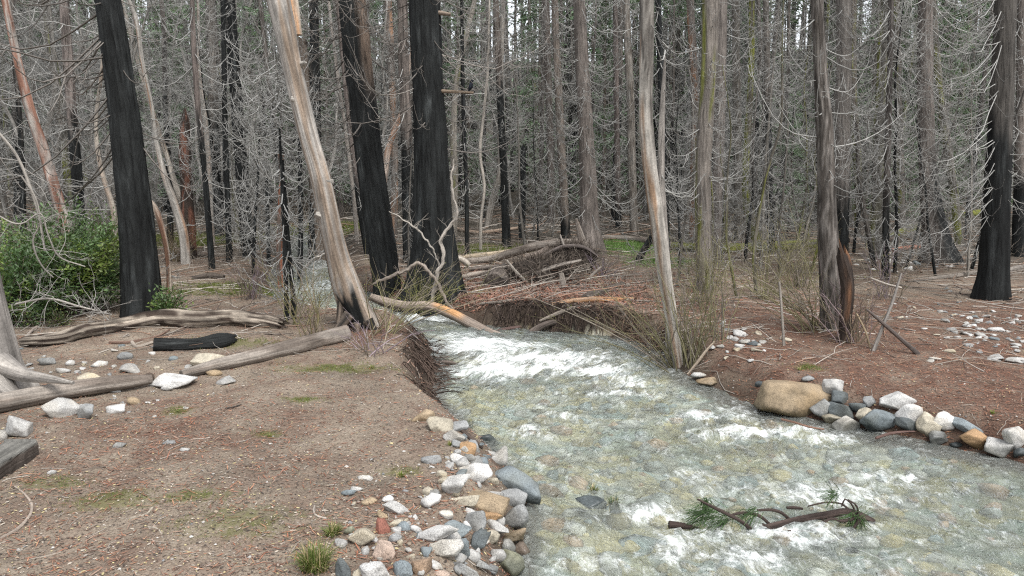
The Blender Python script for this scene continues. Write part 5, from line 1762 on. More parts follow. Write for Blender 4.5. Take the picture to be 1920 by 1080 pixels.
log("driftwood_log", "straight yellowish log lying behind the bent pale log of the heap", [(850, 486, 10), (900, 480, 12), (960, 472, 11), (1010, 462, 9)], c_plain((.40, .33, .24), .25), M_WOOD, 12, group=DP, Ys=[23, 22.9, 22.8, 22.7])
log("driftwood_log", "short dark curved log under the bent pale log", [(985, 482, 12), (1010, 477, 14), (1030, 466, 13)], c_plain((.2, .165, .14), .3), M_WOOD, 12, group=DP, Ys=20.6)
log("driftwood_log", "pale stub of limb at the left end of the heap, against the black trunk", [(852, 482, 10), (868, 488, 12), (880, 498, 10)], c_plain((.38, .34, .29), .3), M_WOOD, 10, group=DP, Ys=21)
log("driftwood_spike", "pointed grey splinter of trunk sticking up from the heap before the reddish cedar", [(1104, 500, 20), (1096, 470, 18), (1088, 440, 13), (1080, 410, 4)], C_GREY, M_WOOD, 12, group=DP, Ys=20.3, amp=.1, cat="snag")
log("cut_stump", "round dark end of a thick sawn log lying at the heap's left", [(926, 538, 48), (936, 527, 48), (952, 516, 44)], c_patch((.045, .038, .033), (.13, .11, .095), 1.3, .1, 3), M_BARK, 20, group=DP, Ys=[17.7, 18.5, 19.4], amp=.08)
log("driftwood_log", "orange-brown barkless limb lying across the litter below the heap", [(1034, 572, 8), (1070, 566, 11), (1110, 562, 11), (1150, 562, 10), (1186, 560, 6)], c_patch((.40, .22, .11), (.30, .22, .16), 1, .1, 2), M_WOOD, 10, group=DP)
log("driftwood_log", "dark mossy log slanting behind the orange-brown limb", [(1096, 560, 14), (1120, 550, 16), (1150, 540, 14), (1170, 532, 8)], c_plain((.10, .085, .072), .4), M_BARK, 12, group=DP, amp=.1)
log("driftwood_log", "arched dark root overhanging the pool under the far cut bank", [(980, 642, 14), (995, 626, 15), (1015, 612, 12), (1040, 604, 10), (1062, 602, 7)], c_plain((.10, .082, .07), .35), M_BARK, 12, group=DP, Ys=[14.1, 14.2, 14.3, 14.5, 14.7])
log("driftwood_log", "long thin dark stick jutting from the far cut bank over the white water", [(900, 640, 4), (930, 622, 6), (970, 614, 7), (1000, 611, 6)], c_plain((.12, .08, .07), .3), M_WOOD, 9, group=DP, Ys=[14.0, 14.3, 14.6, 14.8])
log("driftwood_log", "curved grey root lying on the litter above the far cut bank", [(1012, 602, 5), (1040, 590, 7), (1072, 578, 7), (1108, 574, 5)], c_plain((.28, .24, .2), .3), M_WOOD, 9, group=DP)
log("driftwood_log", "short forked root standing out of the litter at the pool's far edge", [(992, 606, 6), (990, 592, 6), (996, 582, 5), (1006, 575, 3)], c_plain((.3, .26, .22), .3), M_WOOD, 8, group=DP, Ys=15.3)
log("driftwood_log", "thin pale stick low on the litter left of the heap's dark roots", [(900, 570, 5), (940, 566, 6), (985, 560, 5), (1020, 553, 4)], c_plain((.3, .26, .22), .3), M_WOOD, 8, group=DP)
log("driftwood_log", "bleached stick across the sawn log's top", [(905, 512, 4), (935, 502, 5), (980, 498, 5), (1010, 490, 4)], c_plain((.36, .32, .28), .3), M_WOOD, 8, group=DP, Ys=18.6)
log("driftwood_log", "pale forked stick leaning at the heap's right end", [(1094, 536, 4), (1110, 516, 5), (1128, 500, 4)], c_plain((.36, .32, .28), .3), M_WOOD, 8, group=DP, Ys=18.6)
log("driftwood_log", "thin dark root hanging out of the left cut bank over the water", [(828, 678, 6), (846, 680, 7), (856, 682, 4)], c_plain((.13, .105, .09), .3), M_WOOD, 8, Ys=11.4)
log("rotten_stick", "short rotten brown stick between the orange rock and the water", [(867, 808, 9), (880, 820, 11), (894, 832, 10), (905, 840, 6)], c_plain((.075, .058, .048), .4), M_BARK, 12, amp=.1, cat="stick")
FL = "logs lying far back in the wood"
log("fallen_log", "pale log lying behind the bright grass patch", [(1130, 446, 10), (1180, 448, 11), (1230, 456, 10), (1262, 462, 9)], C_GREY, M_WOOD, 12, FL, lift=.04)
log("fallen_log", "long mossy log lying level behind the willow stems", [(1262, 462, 16), (1340, 467, 18), (1420, 464, 19), (1500, 460, 19), (1560, 458, 18)], c_moss((.13, .12, .10), .34, 3), M_BARK, 14, FL, lift=.04)
log("fallen_log", "dark log continuing right from the rough-barked trunk", [(1590, 452, 13), (1640, 450, 13), (1680, 448, 11)], c_plain((.12, .1, .085), .3), M_BARK, 12, FL, lift=.04)
log("fallen_log", "mossy log rising to the right behind the cedar with the blackened flank", [(1650, 452, 11), (1700, 432, 15), (1740, 418, 15), (1800, 404, 14), (1850, 396, 12)], c_moss((.13, .115, .1), .26, 5), M_BARK, 12, FL, lift=.04)
log("fallen_log", "reddish peeled log beside the cedar with the blackened flank", [(1672, 468, 5), (1700, 465, 8), (1735, 462, 9)], c_plain((.36, .17, .12), .25), M_WOOD, 10, FL, lift=.04)
log("fallen_log", "slim log on the ground between cedar and charred trunk at right", [(1700, 528, 6), (1750, 522, 8), (1800, 516, 9), (1850, 508, 8)], c_plain((.17, .15, .13), .3), M_BARK, 10, FL)
log("fallen_log", "slim log at the right edge beyond the charred trunk", [(1886, 508, 9), (1920, 500, 10), (1980, 494, 9)], c_plain((.19, .17, .15), .3), M_BARK, 10, FL)
log("fallen_log", "short grey limb slanting down to the gravel left of that cedar", [(1662, 462, 6), (1690, 472, 7), (1720, 482, 5)], c_plain((.2, .18, .16), .3), M_WOOD, 9, FL)
log("fallen_log", "thin pale log behind the tall black pole right of the bird", [(850, 428, 6), (900, 436, 7), (950, 430, 6), (1010, 424, 5)], c_plain((.34, .26, .2), .3), M_WOOD, 9, FL, lift=.04)
log("fallen_log", "thin log lying far left behind the red-brown snag", [(310, 470, 8), (360, 476, 9), (420, 478, 8), (480, 474, 7)], C_GREY, M_WOOD, 10, FL, lift=.04)
log("fallen_log", "dark log among sticks right of the red-brown snag's foot", [(360, 522, 8), (390, 518, 12), (420, 520, 10)], C_DARK, M_BARK, 10, FL)
log("fallen_log", "reddish limb lying just behind the long crooked log", [(355, 590, 9), (385, 588, 11), (420, 586, 8)], c_plain((.25, .15, .11), .3), M_WOOD, 10)
ST = "loose sticks on the left bank"
for lb, pts, c in [
    ("pale stick with a bend lying left of the burnt log", [(246, 640, 7), (262, 650, 7), (286, 642, 6)], (.36, .31, .26)),
    ("brown stick pointing at the burnt log's left end", [(205, 642, 5), (240, 642, 7), (290, 632, 5), (318, 618, 3)], (.2, .13, .1)),
    ("pale stick leaning on the long crooked log at left", [(50, 630, 5), (68, 614, 6), (88, 604, 5)], (.35, .3, .26)),
    ("thin straight stick lying under the small shrub", [(125, 570, 4), (160, 590, 4), (200, 604, 3)], (.35, .28, .22)),
    ("pale curved twig on the bottom left soil", [(0, 1010, 6), (30, 994, 7), (52, 972, 6), (60, 950, 5), (48, 928, 4), (28, 912, 3)], (.36, .3, .25)),
    ("short bent twig on the soil left of the moss", [(245, 971, 4), (270, 966, 4), (286, 952, 4)], (.42, .37, .3)),
    ("little white curl of twig below the bent twig", [(278, 988, 3), (292, 990, 3), (304, 1001, 3)], (.45, .4, .33)),
    ("straight thin twig near the bottom left", [(55, 1049, 3), (90, 1042, 4), (114, 1035, 3)], (.34, .29, .24)),
    ("curled pale twig beside the smaller grass tuft", [(590, 948, 4), (588, 958, 4), (596, 968, 4), (612, 972, 4)], (.42, .37, .32)),
    ("thin black twig on the worn soil right of the white flat boulder", [(422, 766, 3), (436, 764, 4), (452, 759, 3)], (.05, .045, .04)),
]:
    log("stick", lb, pts, c_plain(c, .25), M_WOOD, 7, ST, cat="stick", step=.03, lift=.0)
for lb, pts, c, Y in [
    ("pale thin stick standing upright among the right bank's willows", [(1470, 648, 6), (1467, 600, 5), (1464, 560, 5), (1461, 528, 4)], (.27, .245, .215), None),
    ("grey stick slanting up to the right on the right bank", [(1638, 658, 8), (1652, 620, 7), (1672, 570, 6), (1690, 512, 4)], (.25, .23, .21), None),
    ("dark lichen-spotted stick slanting down to a broken foot on the litter", [(1722, 664, 9), (1690, 636, 8), (1656, 606, 7), (1625, 580, 4)], (.12, .1, .09), None),
    ("thin yellowish stick before the short rotten snag", [(1632, 652, 4), (1622, 620, 4), (1606, 588, 3)], (.34, .27, .18), None),
    ("thin pale stick crossing behind the slanting grey stick", [(1632, 521, 3), (1660, 532, 4), (1690, 540, 4)], (.42, .38, .33), 15.5),
    ("bent pale stick leaning into the water right of the pale snag", [(1290, 702, 5), (1310, 676, 6), (1326, 655, 5), (1340, 640, 3)], (.34, .28, .22), None),
]:
    Yb = at(pts[0][0], pts[0][1])[1] if Y is None else Y
    log("stick", lb, pts, c_plain(c, .25), M_WOOD, 8, "sticks on the right bank", cat="stick", step=.04, Ys=Yb)
log("stick", "thin reddish stick floating at the right bank's rocks", [(1465, 786, 4), (1490, 792, 4), (1515, 800, 4), (1545, 805, 3)], c_plain((.25, .15, .11), .2), M_WOOD, 7, cat="stick", Ys=[9.2, 9.1, 9.0, 8.95])
log("stick", "dark wet stick caught below the blue-green boulder", [(1642, 822, 5), (1665, 814, 6), (1690, 810, 5), (1715, 809, 3)], c_plain((.16, .1, .085), .2), M_WOOD, 7, cat="stick", Ys=[8.85, 8.95, 9.0, 9.05])

# sawn plank at the left edge
p0, p1 = at(-40, 925), at(82, 848)
d = (p1 - p0)[:2] / np.linalg.norm((p1 - p0)[:2])
nrm = np.array([-d[1], d[0]])
rngp = np.random.default_rng(3)
K = 16
g = Geo()
V, Cc = [], []
tt = np.linspace(-.15, 1.0, K)
prof = [(0, -.04), (0, .10), (.012, .125), (.10, .128), (.28, .126), (.33, .12), (.34, -.04)]
for i, t in enumerate(tt):
    c = p0[:2] * (1 - t) + p1[:2] * t
    for j, (a, b) in enumerate(prof):
        e = rngp.normal(0, .006)
        q = c + nrm * (a + e + (.05 * (t > .96)))
        V.append((q[0], q[1], p0[2] * (1 - t) + p1[2] * t + b + rngp.normal(0, .004)))
        Cc.append((.055, .045, .038) if j < 2 else (.155, .15, .135))
V = np.array(V)
ii = np.arange(K * len(prof)).reshape(K, len(prof))
Q = np.stack([ii[:-1, :-1], ii[:-1, 1:], ii[1:, 1:], ii[1:, :-1]], -1).reshape(-1, 4)
g.add(V, Q, [[ii[-1, 0], ii[-1, k + 1], ii[-1, k]] for k in range(1, len(prof) - 1)], np.array(Cc), np.stack([np.tile([a for a, b in prof], K), np.tile([b for a, b in prof], K), np.repeat(tt, len(prof))], 1))
o = link("sawn_plank", g.mesh("sawn_plank", M_WOOD, False, p0), None, p0)
tag(o, "dark sawn plank half buried in the soil at the left edge", "plank")

# ---------------------------------------------------------------- root masses and litter banks
def root_mass(px, py, w_, h_, Y, label, n=260, seed=0):
    rng = np.random.default_rng(seed)
    c = on_plane(px, py, Y)
    a, b = w_ * .5 * Y / FPX, h_ * .5 * Y / FPX
    v, f = ICO[3]
    core = v * np.array([a * .85, a * .5, b * .8]) * (1 + .3 * fbm(v * 2 + seed, 3)[:, None])
    root = empty("root_mass", c - np.array([0, 0, b]), label, "roots", DP)
    g = Geo().add(core + c, None, f, np.array((.035, .028, .023)))
    link("earth_clod", g.mesh("earth_clod", M_BARK, True, root.location), root)
    k = rng.integers(0, len(v), n)
    st = core[k] * .9 + c
    dd = v[k] + rng.normal(0, .5, (n, 3))
    g = wiggle(rng, st, dd, rng.uniform(.15, .5, n) * a, .011, 2, 2, .4, np.array((.13, .108, .09)), -.05)
    link("rootlets", g.mesh("rootlets", M_TWIG, True, root.location), root)
    return root


root_mass(1010, 518, 160, 84, 18.6, "dark tangle of upturned roots in the middle of the driftwood heap", 620, 1)
root_mass(1072, 486, 110, 80, 19.6, "smaller dark root tangle behind, against the grey splinter", 420, 2)
root_mass(1078, 552, 64, 56, 17.6, "small brown root clump right in front of the dark root tangle", 200, 3)
def bank_roots(cx, cy, rx, ry, n, label, seed, col=(.036, .027, .022)):
    """roots and root-bound litter draped over a cut bank"""
    rng = np.random.default_rng(seed)
    x = rng.normal(cx, rx * .5, n * 3)
    y = rng.normal(cy, ry * .5, n * 3)
    sd = creek_sd(x, y)
    k = (sd > .02) & (sd < .55)
    x, y, sd = x[k][:n], y[k][:n], sd[k][:n]
    n = len(x)
    e = .02
    gx_ = (creek_sd(x + e, y) - creek_sd(x - e, y)) / (2 * e)
    gy_ = (creek_sd(x, y + e) - creek_sd(x, y - e)) / (2 * e)
    a = rng.normal(0, 1.2, n)
    dx = -(gx_ * np.cos(a) - gy_ * np.sin(a)); dy = -(gx_ * np.sin(a) + gy_ * np.cos(a))
    L = rng.uniform(.12, .5, n)
    t = np.linspace(0, 1, 7)
    P = np.stack([x[:, None] + dx[:, None] * L[:, None] * t, y[:, None] + dy[:, None] * L[:, None] * t, 0 * t + 0 * x[:, None]], -1)
    P[..., :2] += np.cumsum(rng.normal(0, .018, (n, 7, 2)), 1)
    P[..., 2] = np.maximum(H(P[..., 0], P[..., 1]), water_z(P[..., 0], P[..., 1]) - .03) + .012 + rng.uniform(0, .07, (n, 1)) * np.sin(t * 3.1) + rng.uniform(-.02, .05, (n, 1)) * t
    g = tubes(P, rng.uniform(.003, .011, (n, 1)) * (1 - .6 * t), 4, np.array(col) * rng.uniform(.4, 2.6, (n, 1)))
    root = empty("bank_roots", (cx, cy, float(H(cx, cy))), label, "roots", "roots hanging from the cut banks")
    tag(link("rootlets", g.mesh("rootlets", M_TWIG, True, root.location), root), kind="stuff")


bank_roots(-1.2, 12.0, .8, 1.7, 330, "dark roots and litter draped over the left bank's cut edge", 4, (.05, .036, .029))
bank_roots(.0, 14.7, 1.0, .5, 190, "dark roots hanging at the left end of the pool's far bank", 5)
bank_roots(1.0, 14.4, 1.0, .5, 190, "dark roots hanging in the middle of the pool's far bank", 6)
bank_roots(2.1, 13.5, .7, 1.2, 220, "dark roots and litter at the slim pale trunk's foot above the water", 7, (.08, .055, .04))
jr = np.random.default_rng(14)
for j, (lb, pts, c, Y) in enumerate([
    ("long grey limb crossing the root tangle from lower left", [(930, 545, 6), (985, 520, 8), (1040, 500, 8), (1090, 488, 5)], (.27, .24, .21), 18.2),
    ("dark limb lying level in front of the bent pale log", [(880, 505, 7), (940, 500, 9), (1010, 497, 9), (1075, 502, 6)], (.14, .12, .105), 19.8),
    ("pale limb poking up left out of the root tangle", [(1000, 540, 6), (972, 515, 6), (950, 488, 4)], (.33, .30, .26), 18.1),
    ("thin limb standing out of the heap beside the grey splinter", [(1068, 500, 5), (1060, 470, 5), (1050, 440, 3)], (.3, .27, .24), 19.4),
    ("broken grey post leaning in the heap's front", [(1062, 570, 13), (1058, 545, 13), (1052, 512, 9)], (.22, .195, .17), 17.5),
    ("pale stick lying crosswise below the root tangle", [(960, 552, 4), (1010, 556, 6), (1060, 548, 4)], (.33, .29, .25), 17.6),
    ("dark stick slanting from the heap to the orange-brown limb", [(1075, 590, 6), (1110, 560, 7), (1160, 535, 5)], (.12, .1, .09), 17.3),
    ("grey stick under the orange-brown limb", [(1020, 585, 5), (1080, 582, 6), (1140, 578, 4)], (.24, .21, .18), 16.8),
    ("short pale log end poking out left of the sawn log", [(866, 520, 9), (895, 514, 11), (918, 512, 9)], (.30, .26, .22), 19.0),
    ("crooked dark limb over the top of the smaller root tangle", [(1020, 478, 6), (1060, 462, 8), (1100, 466, 7), (1120, 480, 4)], (.13, .11, .1), 19.3),
]):
    log("driftwood_log", lb, pts, c_plain(c, .3), M_WOOD, 9, group=DP, Ys=Y, lump=.06)

# ---------------------------------------------------------------- living plants
def leaves_geo(rng, c, size, col, nrm=None, geo=None, droop=.2, asp=.42):
    n = len(c)
    a = rng.normal(size=(n, 3))
    a[:, 2] = np.abs(a[:, 2]) * .6 - droop
    if nrm is not None: a += nrm * .9
    a /= np.linalg.norm(a, axis=1)[:, None]
    b = np.cross(a, np.array([0, 0, 1.0]) + rng.normal(0, .5, (n, 3)))
    b /= np.linalg.norm(b, axis=1)[:, None]
    u = np.cross(b, a)
    s = (size * rng.uniform(.6, 1.25, n))[:, None]
    m1 = c + a * s * .45 - u * s * .08
    V = np.stack([c, c + a * s * .4 + b * s * asp * .5 , c + a * s - u * s * .12, c + a * s * .4 - b * s * asp * .5, m1], 1).reshape(-1, 3)
    i = np.arange(n) * 5
    T = np.concatenate([np.stack([i, i + 1, i + 4], 1), np.stack([i + 1, i + 2, i + 4], 1), np.stack([i + 2, i + 3, i + 4], 1), np.stack([i + 3, i, i + 4], 1)])
    g = geo if geo is not None else Geo()
    g.add(V, None, T, np.repeat(col, 5, 0))
    return g


def shrub(px, py, w_, h_, label, n, size=.075, Y=None, seed=0, base=(.11, .175, .072), lobes=9, group=None):
    rng = np.random.default_rng(seed)
    p = at(px, py + h_ * .5) if Y is None else np.array([on_plane(px, py, Y)[0], Y, 0])
    p[2] = H(p[0], p[1])
    Y = p[1]
    a, hh = w_ * .5 * Y / FPX, h_ * Y / FPX
    root = empty("green_shrub", p, label, "shrub", group)
    # stems, and leaf sprays at the ends of a few dozen twigs
    m = lobes * 10
    st = np.stack([rng.normal(0, a * .2, m), rng.normal(0, a * .2, m), np.full(m, -.05)], 1) + p
    th = rng.uniform(0, 6.28, m)
    rr = np.sqrt(rng.uniform(0, 1, m))
    top = p + np.stack([a * rr * np.cos(th), a * .75 * rr * np.sin(th), hh * rng.uniform(.12, 1.12, m) * (1 - .30 * rr ** 2)], 1)
    t = np.linspace(0, 1, 6)[None, :, None]
    mid = (st + top) / 2 + np.array([0, 0, .15]) * hh
    P = st[:, None] * (1 - t) ** 2 + 2 * mid[:, None] * t * (1 - t) + top[:, None] * t ** 2
    g = tubes(P, .010 * (1 - .7 * t[..., 0]) * np.ones((m, 1)), 4, np.array((.14, .11, .085)) * rng.uniform(.7, 1.2, (m, 1)))
    link("stems", g.mesh("stems", M_TWIG, True, p), root)
    k = rng.integers(0, m, n)
    q = rng.uniform(.45, 1.05, n) * 4.999 / 1.05
    i = np.minimum(q.astype(int), 4)
    f = (q - i)[:, None]
    c = P[k, i] * (1 - f) + P[k, i + 1] * f
    c = c + rng.normal(0, .055 + .02 * a, (n, 3))
    ctr = p + np.array([0, 0, hh * .35])
    nr = (c - ctr) / (np.linalg.norm(c - ctr, axis=1)[:, None] + 1e-6)
    tone = rng.uniform(.6, 1.35, (m, 1))[k] * rng.uniform(.75, 1.3, (n, 1))
    yel = (rng.uniform(size=(m, 1)) < .22)[k]
    col = np.where(yel, np.array(base) * np.array([1.7, 1.45, .9]), np.array(base)) * tone
    link("foliage", leaves_geo(rng, c, size, col, nr).mesh("foliage", M_LEAF, False, p), root)
    return root


shrub(120, 490, 262, 190, "large glossy green broadleaf shrub left of the broad charred trunk", 19000, .092, 14.7, 1, lobes=14)
shrub(20, 500, 170, 160, "dark green shrub at the left edge behind tangled white limbs", 7500, .088, 13.7, 2, (.08, .135, .055), 9)
shrub(185, 445, 110, 180, "taller lighter green sprays at the back of the shrubs at left", 3800, .08, 16.2, 6, (.09, .14, .05), 6)
shrub(315, 562, 66, 66, "small green shrub at the right foot of the broad charred trunk", 1100, .075, 13.7, 3, (.085, .14, .05), 4)
shrub(55, 605, 50, 48, "small bright green shrub left of its twin before the long crooked log", 800, .06, 13.4, 4, (.085, .14, .06), 3)
shrub(112, 604, 46, 32, "low olive green shrub right of the small bright green one", 700, .05, 13.4, 5, (.055, .08, .03), 3)

# bare white limbs before the shrubs
rng = np.random.default_rng(61)
for j, (lb, pts, kids) in enumerate([
    ("tangled whitish dead limbs arching over the green shrub at left", [(-20, 395, 4), (40, 420, 4), (75, 400, 4), (90, 440, 4), (110, 480, 4), (160, 500, 3)], 9),
    ("crooked white dead limb drooping before the green shrub's middle", [(40, 330, 4), (66, 370, 5), (74, 420, 4), (62, 450, 5), (80, 500, 4), (100, 520, 3)], 9),
    ("grey crooked stem rising past the left edge before the shrub", [(-10, 240, 8), (30, 290, 8), (56, 350, 8), (72, 400, 7), (84, 470, 6)], 12),
    ("low sprawl of grey dead twigs under the green shrub", [(30, 570, 6), (90, 560, 6), (150, 575, 6), (210, 590, 4)], 30),
]):
    Yd = [12.9, 13.1, 13.3, 13.1][j]
    P = np.array([on_plane(a, b, Yd + .08 * i) for i, (a, b, c) in enumerate(pts)])
    Rr = np.array([c for a, b, c in pts]) * .5 * Yd / FPX
    root = empty("dead_branch", P[-1] if j < 3 else P[0], lb, "branch", "dead limbs before the green shrub")
    g = trunk_geo(P, Rr * .7, 8, .08, .03, 6, j, c_plain((.36, .335, .30), .3), lump=.08)
    link("limb", g.mesh("limb", M_WOOD, True, root.location), root)
    PP = spline(P, 60)
    k = rng.integers(0, 60, kids)
    th = rng.normal(size=(kids, 3))
    th[:, 1] -= .2
    g = wiggle(rng, PP[k], th, rng.uniform(.3, 1.0, kids), .006, 3, 3, .42, np.array((.36, .345, .32)), 0)
    link("twigs", g.mesh("twigs", M_TWIG, True, root.location), root)


def willow(px, py, label, n, hgt, spread, seed, Y=None, col=(.18, .165, .095), r=.0085, tw=4, lean=(0, 0), leafy=9):
    rng = np.random.default_rng(seed)
    p = at(px, py) if Y is None else np.array([on_plane(px, py, Y)[0], Y, 0])
    p[2] = H(p[0], p[1])
    root = empty("willow_shrub", p, label, "shrub", "bare willow shrubs by the stream")
    th = rng.uniform(0, 6.28, n)
    el = rng.uniform(.1, 1, n) * spread
    d = np.stack([np.cos(th) * el + lean[0], np.sin(th) * el + lean[1], 1 + 0 * th], 1)
    L = hgt * rng.uniform(.45, 1.1, n)
    t = np.linspace(0, 1, 8)
    st = p + np.stack([rng.normal(0, .13, n), rng.normal(0, .13, n), np.full(n, -.06)], 1)
    P = st[:, None] + d[:, None] * (L[:, None] * t)[..., None]
    P[..., 2] -= L[:, None] * (.14 + .25 * el[:, None]) * t[None] ** 2
    P += rng.normal(0, .022, P.shape) * (L[:, None] * t ** .7)[..., None]
    cm = np.array(col) * rng.uniform(.65, 1.3, (n, 1)) * np.where(rng.uniform(size=(n, 1)) < .35, np.array([1.1, 1.05, 1.5]), np.array([1, 1, 1]))
    g = tubes(P, (r * rng.uniform(.6, 1.4, n))[:, None] * (1 - .7 * t)[None], 4, cm)
    m = n * tw
    k = np.repeat(np.arange(n), tw)
    i = rng.integers(2, 7, m)
    s = np.linspace(0, 1, 4)
    dd = d[k] + rng.normal(0, .55, (m, 3))
    l = L[k] * rng.uniform(.1, .32, m)
    Q = P[k, i][:, None] + dd[:, None] * (l[:, None] * s)[..., None]
    tubes(Q, .0035 * (1 - .6 * s)[None] * np.ones((m, 1)), 3, cm[k], g)
    link("stems", g.mesh("stems", M_TWIG, True, p), root)
    if leafy:
        nb = n * leafy
        k = rng.integers(0, n, nb)
        i = rng.integers(3, 8, nb)
        c = P[k, i] + rng.normal(0, .05, (nb, 3))
        colr = np.array((.17, .19, .04)) * rng.uniform(.6, 1.3, (nb, 1))
        tag(link("buds", leaves_geo(rng, c, .028, colr, None, None, -.2).mesh("buds", M_LEAF, False, p), root), kind="stuff")
    return root


willow(1262, 690, "yellow-green willow stems fanning left over the pool from the pale snag's foot", 24, 1.9, .9, 1, lean=(-.55, -.1))
willow(1300, 680, "dense yellow-green willow stems rising right of the pale snag", 32, 2.0, .55, 2, leafy=6)
willow(1345, 640, "thin willow stems between the pale snag and the white pebbles", 18, 2.1, .5, 3)
willow(1310, 570, "willow stems at the mossy forked trunk's foot", 20, 1.8, .5, 4, leafy=5)
willow(1440, 560, "willow stems behind the upright pale stick", 26, 1.7, .7, 5)
willow(1540, 620, "spray of willow stems spreading left from the rough-barked trunk's foot", 36, 1.7, .9, 6, lean=(-.5, 0))
willow(1600, 640, "reddish grey twigs around the short rotten snag's foot", 40, 1.2, .7, 7, col=(.20, .16, .115), leafy=0)
willow(1500, 540, "far willow clump left of the rough-barked trunk", 40, 1.8, .7, 8)
willow(1660, 560, "sparse twiggy clump right of the rough-barked trunk", 24, 1.4, .6, 9, col=(.2, .17, .13), leafy=4)
willow(600, 628, "willow stems in front of the far stream, left of the leaning tree", 18, 1.7, .75, 10, lean=(-.2, 0), col=(.19, .165, .085))
willow(560, 610, "thin willow stems by the black saplings on the left bank", 9, 1.4, .8, 11, col=(.18, .17, .08))
willow(718, 625, "willow twigs arching right from the leaning tree's foot over the water", 24, 1.4, 1.1, 12, lean=(.5, -.1), col=(.21, .19, .10))
willow(790, 590, "mossy yellow-green twigs between the two big charred trunks", 34, 1.3, .8, 13, Y=15.7, col=(.2, .2, .07))
willow(700, 660, "low bare twigs on the red litter below the leaning tree", 20, .7, 1.3, 14, col=(.26, .22, .17), leafy=0)
willow(470, 560, "bare brown brush by the grassy spot left of the stream", 40, 1.1, .8, 15, col=(.17, .14, .11), leafy=0)
willow(330, 490, "yellow-brown brush round the red-brown snag's foot", 60, 1.3, .8, 16, col=(.19, .155, .09), leafy=4)
willow(1130, 520, "bare grey twigs at the right end of the driftwood heap", 26, .9, .8, 17, col=(.2, .17, .14), leafy=0)


def tuft(px, py, h, n, label, seed, spread=.8, col=(.13, .17, .05), w_=.006, Y=None, water=False):
    rng = np.random.default_rng(seed)
    p = at(px, py, 0, water)
    o_r = p
    th = rng.uniform(0, 6.28, n)
    el = rng.uniform(.15, 1, n) * spread
    L = h * rng.uniform(.5, 1.2, n)
    s = np.linspace(0, 1, 5)
    d = np.stack([np.cos(th) * el, np.sin(th) * el, np.ones(n)], 1)
    P = p + np.stack([rng.normal(0, h * .12, n), rng.normal(0, h * .12, n), np.full(n, -.02)], 1)
    P = P[:, None] + d[:, None] * (L[:, None] * s)[..., None]
    P[..., 2] -= (L * el * .75)[:, None] * s[None] ** 2.2
    sdv = np.stack([-np.sin(th), np.cos(th), 0 * th], 1)
    wv = w_ * (1 - .9 * s)
    A = P + sdv[:, None] * wv[None, :, None]
    B = P - sdv[:, None] * wv[None, :, None]
    V = np.stack([A, B], 2).reshape(-1, 3)
    ii = np.arange(n * 10).reshape(n, 5, 2)
    Q = np.stack([ii[:, :-1, 0], ii[:, :-1, 1], ii[:, 1:, 1], ii[:, 1:, 0]], -1).reshape(-1, 4)
    dry = rng.uniform(size=(n, 1)) < .32
    c = np.where(dry, np.array((.40, .33, .19)), np.array(col)) * rng.uniform(.6, 1.4, (n, 1))
    g = Geo().add(V, Q, None, np.repeat(c, 10, 0))
    o = link("grass_tuft", g.mesh("grass_tuft", M_GRASS, True, p), None, p)
    return tag(o, label, "grass tuft", "grass tufts near the stream")


tuft(590, 1068, .23, 420, "large grass tuft with straw tips at the bottom, beside the dark rock", 1)
tuft(624, 1002, .13, 220, "smaller grass tuft above the large one", 2, .9)
tuft(752, 894, .08, 90, "low bright grass clump on the soil left of the heap", 3, .6, (.16, .22, .05))
tuft(1152, 952, .14, 110, "grass tuft growing on a small dark rock in the stream", 4, .6, (.07, .12, .045), water=True)
tuft(1112, 922, .12, 70, "thin grass on the blue-grey rock in the stream", 5, .8, (.11, .15, .05), water=True)
tuft(880, 802, .15, 120, "grass at the waterline right of the white-faced grey rock", 6, .5, (.11, .16, .04))
tuft(845, 835, .08, 80, "yellowish grass left of the orange rock", 7, .7, (.2, .22, .07))
tuft(335, 772, .06, 80, "tiny bright grass tuft on the worn soil below the white boulder", 8, .8, (.14, .22, .05))
tuft(505, 818, .05, 70, "tiny grass tuft in the middle of the worn soil", 9, .8, (.14, .2, .05))
tuft(697, 690, .07, 130, "short green grass on the rise before the leaning tree", 10, .9, (.15, .2, .05))
tuft(1500, 694, .08, 60, "small green tuft on the right bank above the big tan boulder", 11, .8, (.14, .2, .05))
tuft(1862, 775, .08, 50, "small green tuft on the dark soil above the orange rock", 12, .8, (.16, .2, .05))

# ---------------------------------------------------------------- the pine branch caught in the stream
def wpt(px, py, up):
    p = at(px, py, 0, True)
    q = at(px, py, up, True)
    return q


fb = empty("floating_branch", wpt(1430, 990, 0), "forked dark pine branch with green needle tufts caught in the white water", "branch")
fo = np.array(fb.location)
CB = c_plain((.060, .044, .038), .3)
YB = wpt(1450, 985, .05)[1]


def fpart(nm, pts, dy=0.0, sides=9):
    P = np.array([on_plane(a, b, YB + dy + .0008 * (a - 1430)) for a, b, c in pts])
    g = trunk_geo(P, [c * .46 * YB / FPX for a, b, c in pts], sides, .03, .05, 7, pts[0][0] * .1, CB, lump=.04)
    return link(nm, g.mesh(nm, M_BARK, True, fo), fb)


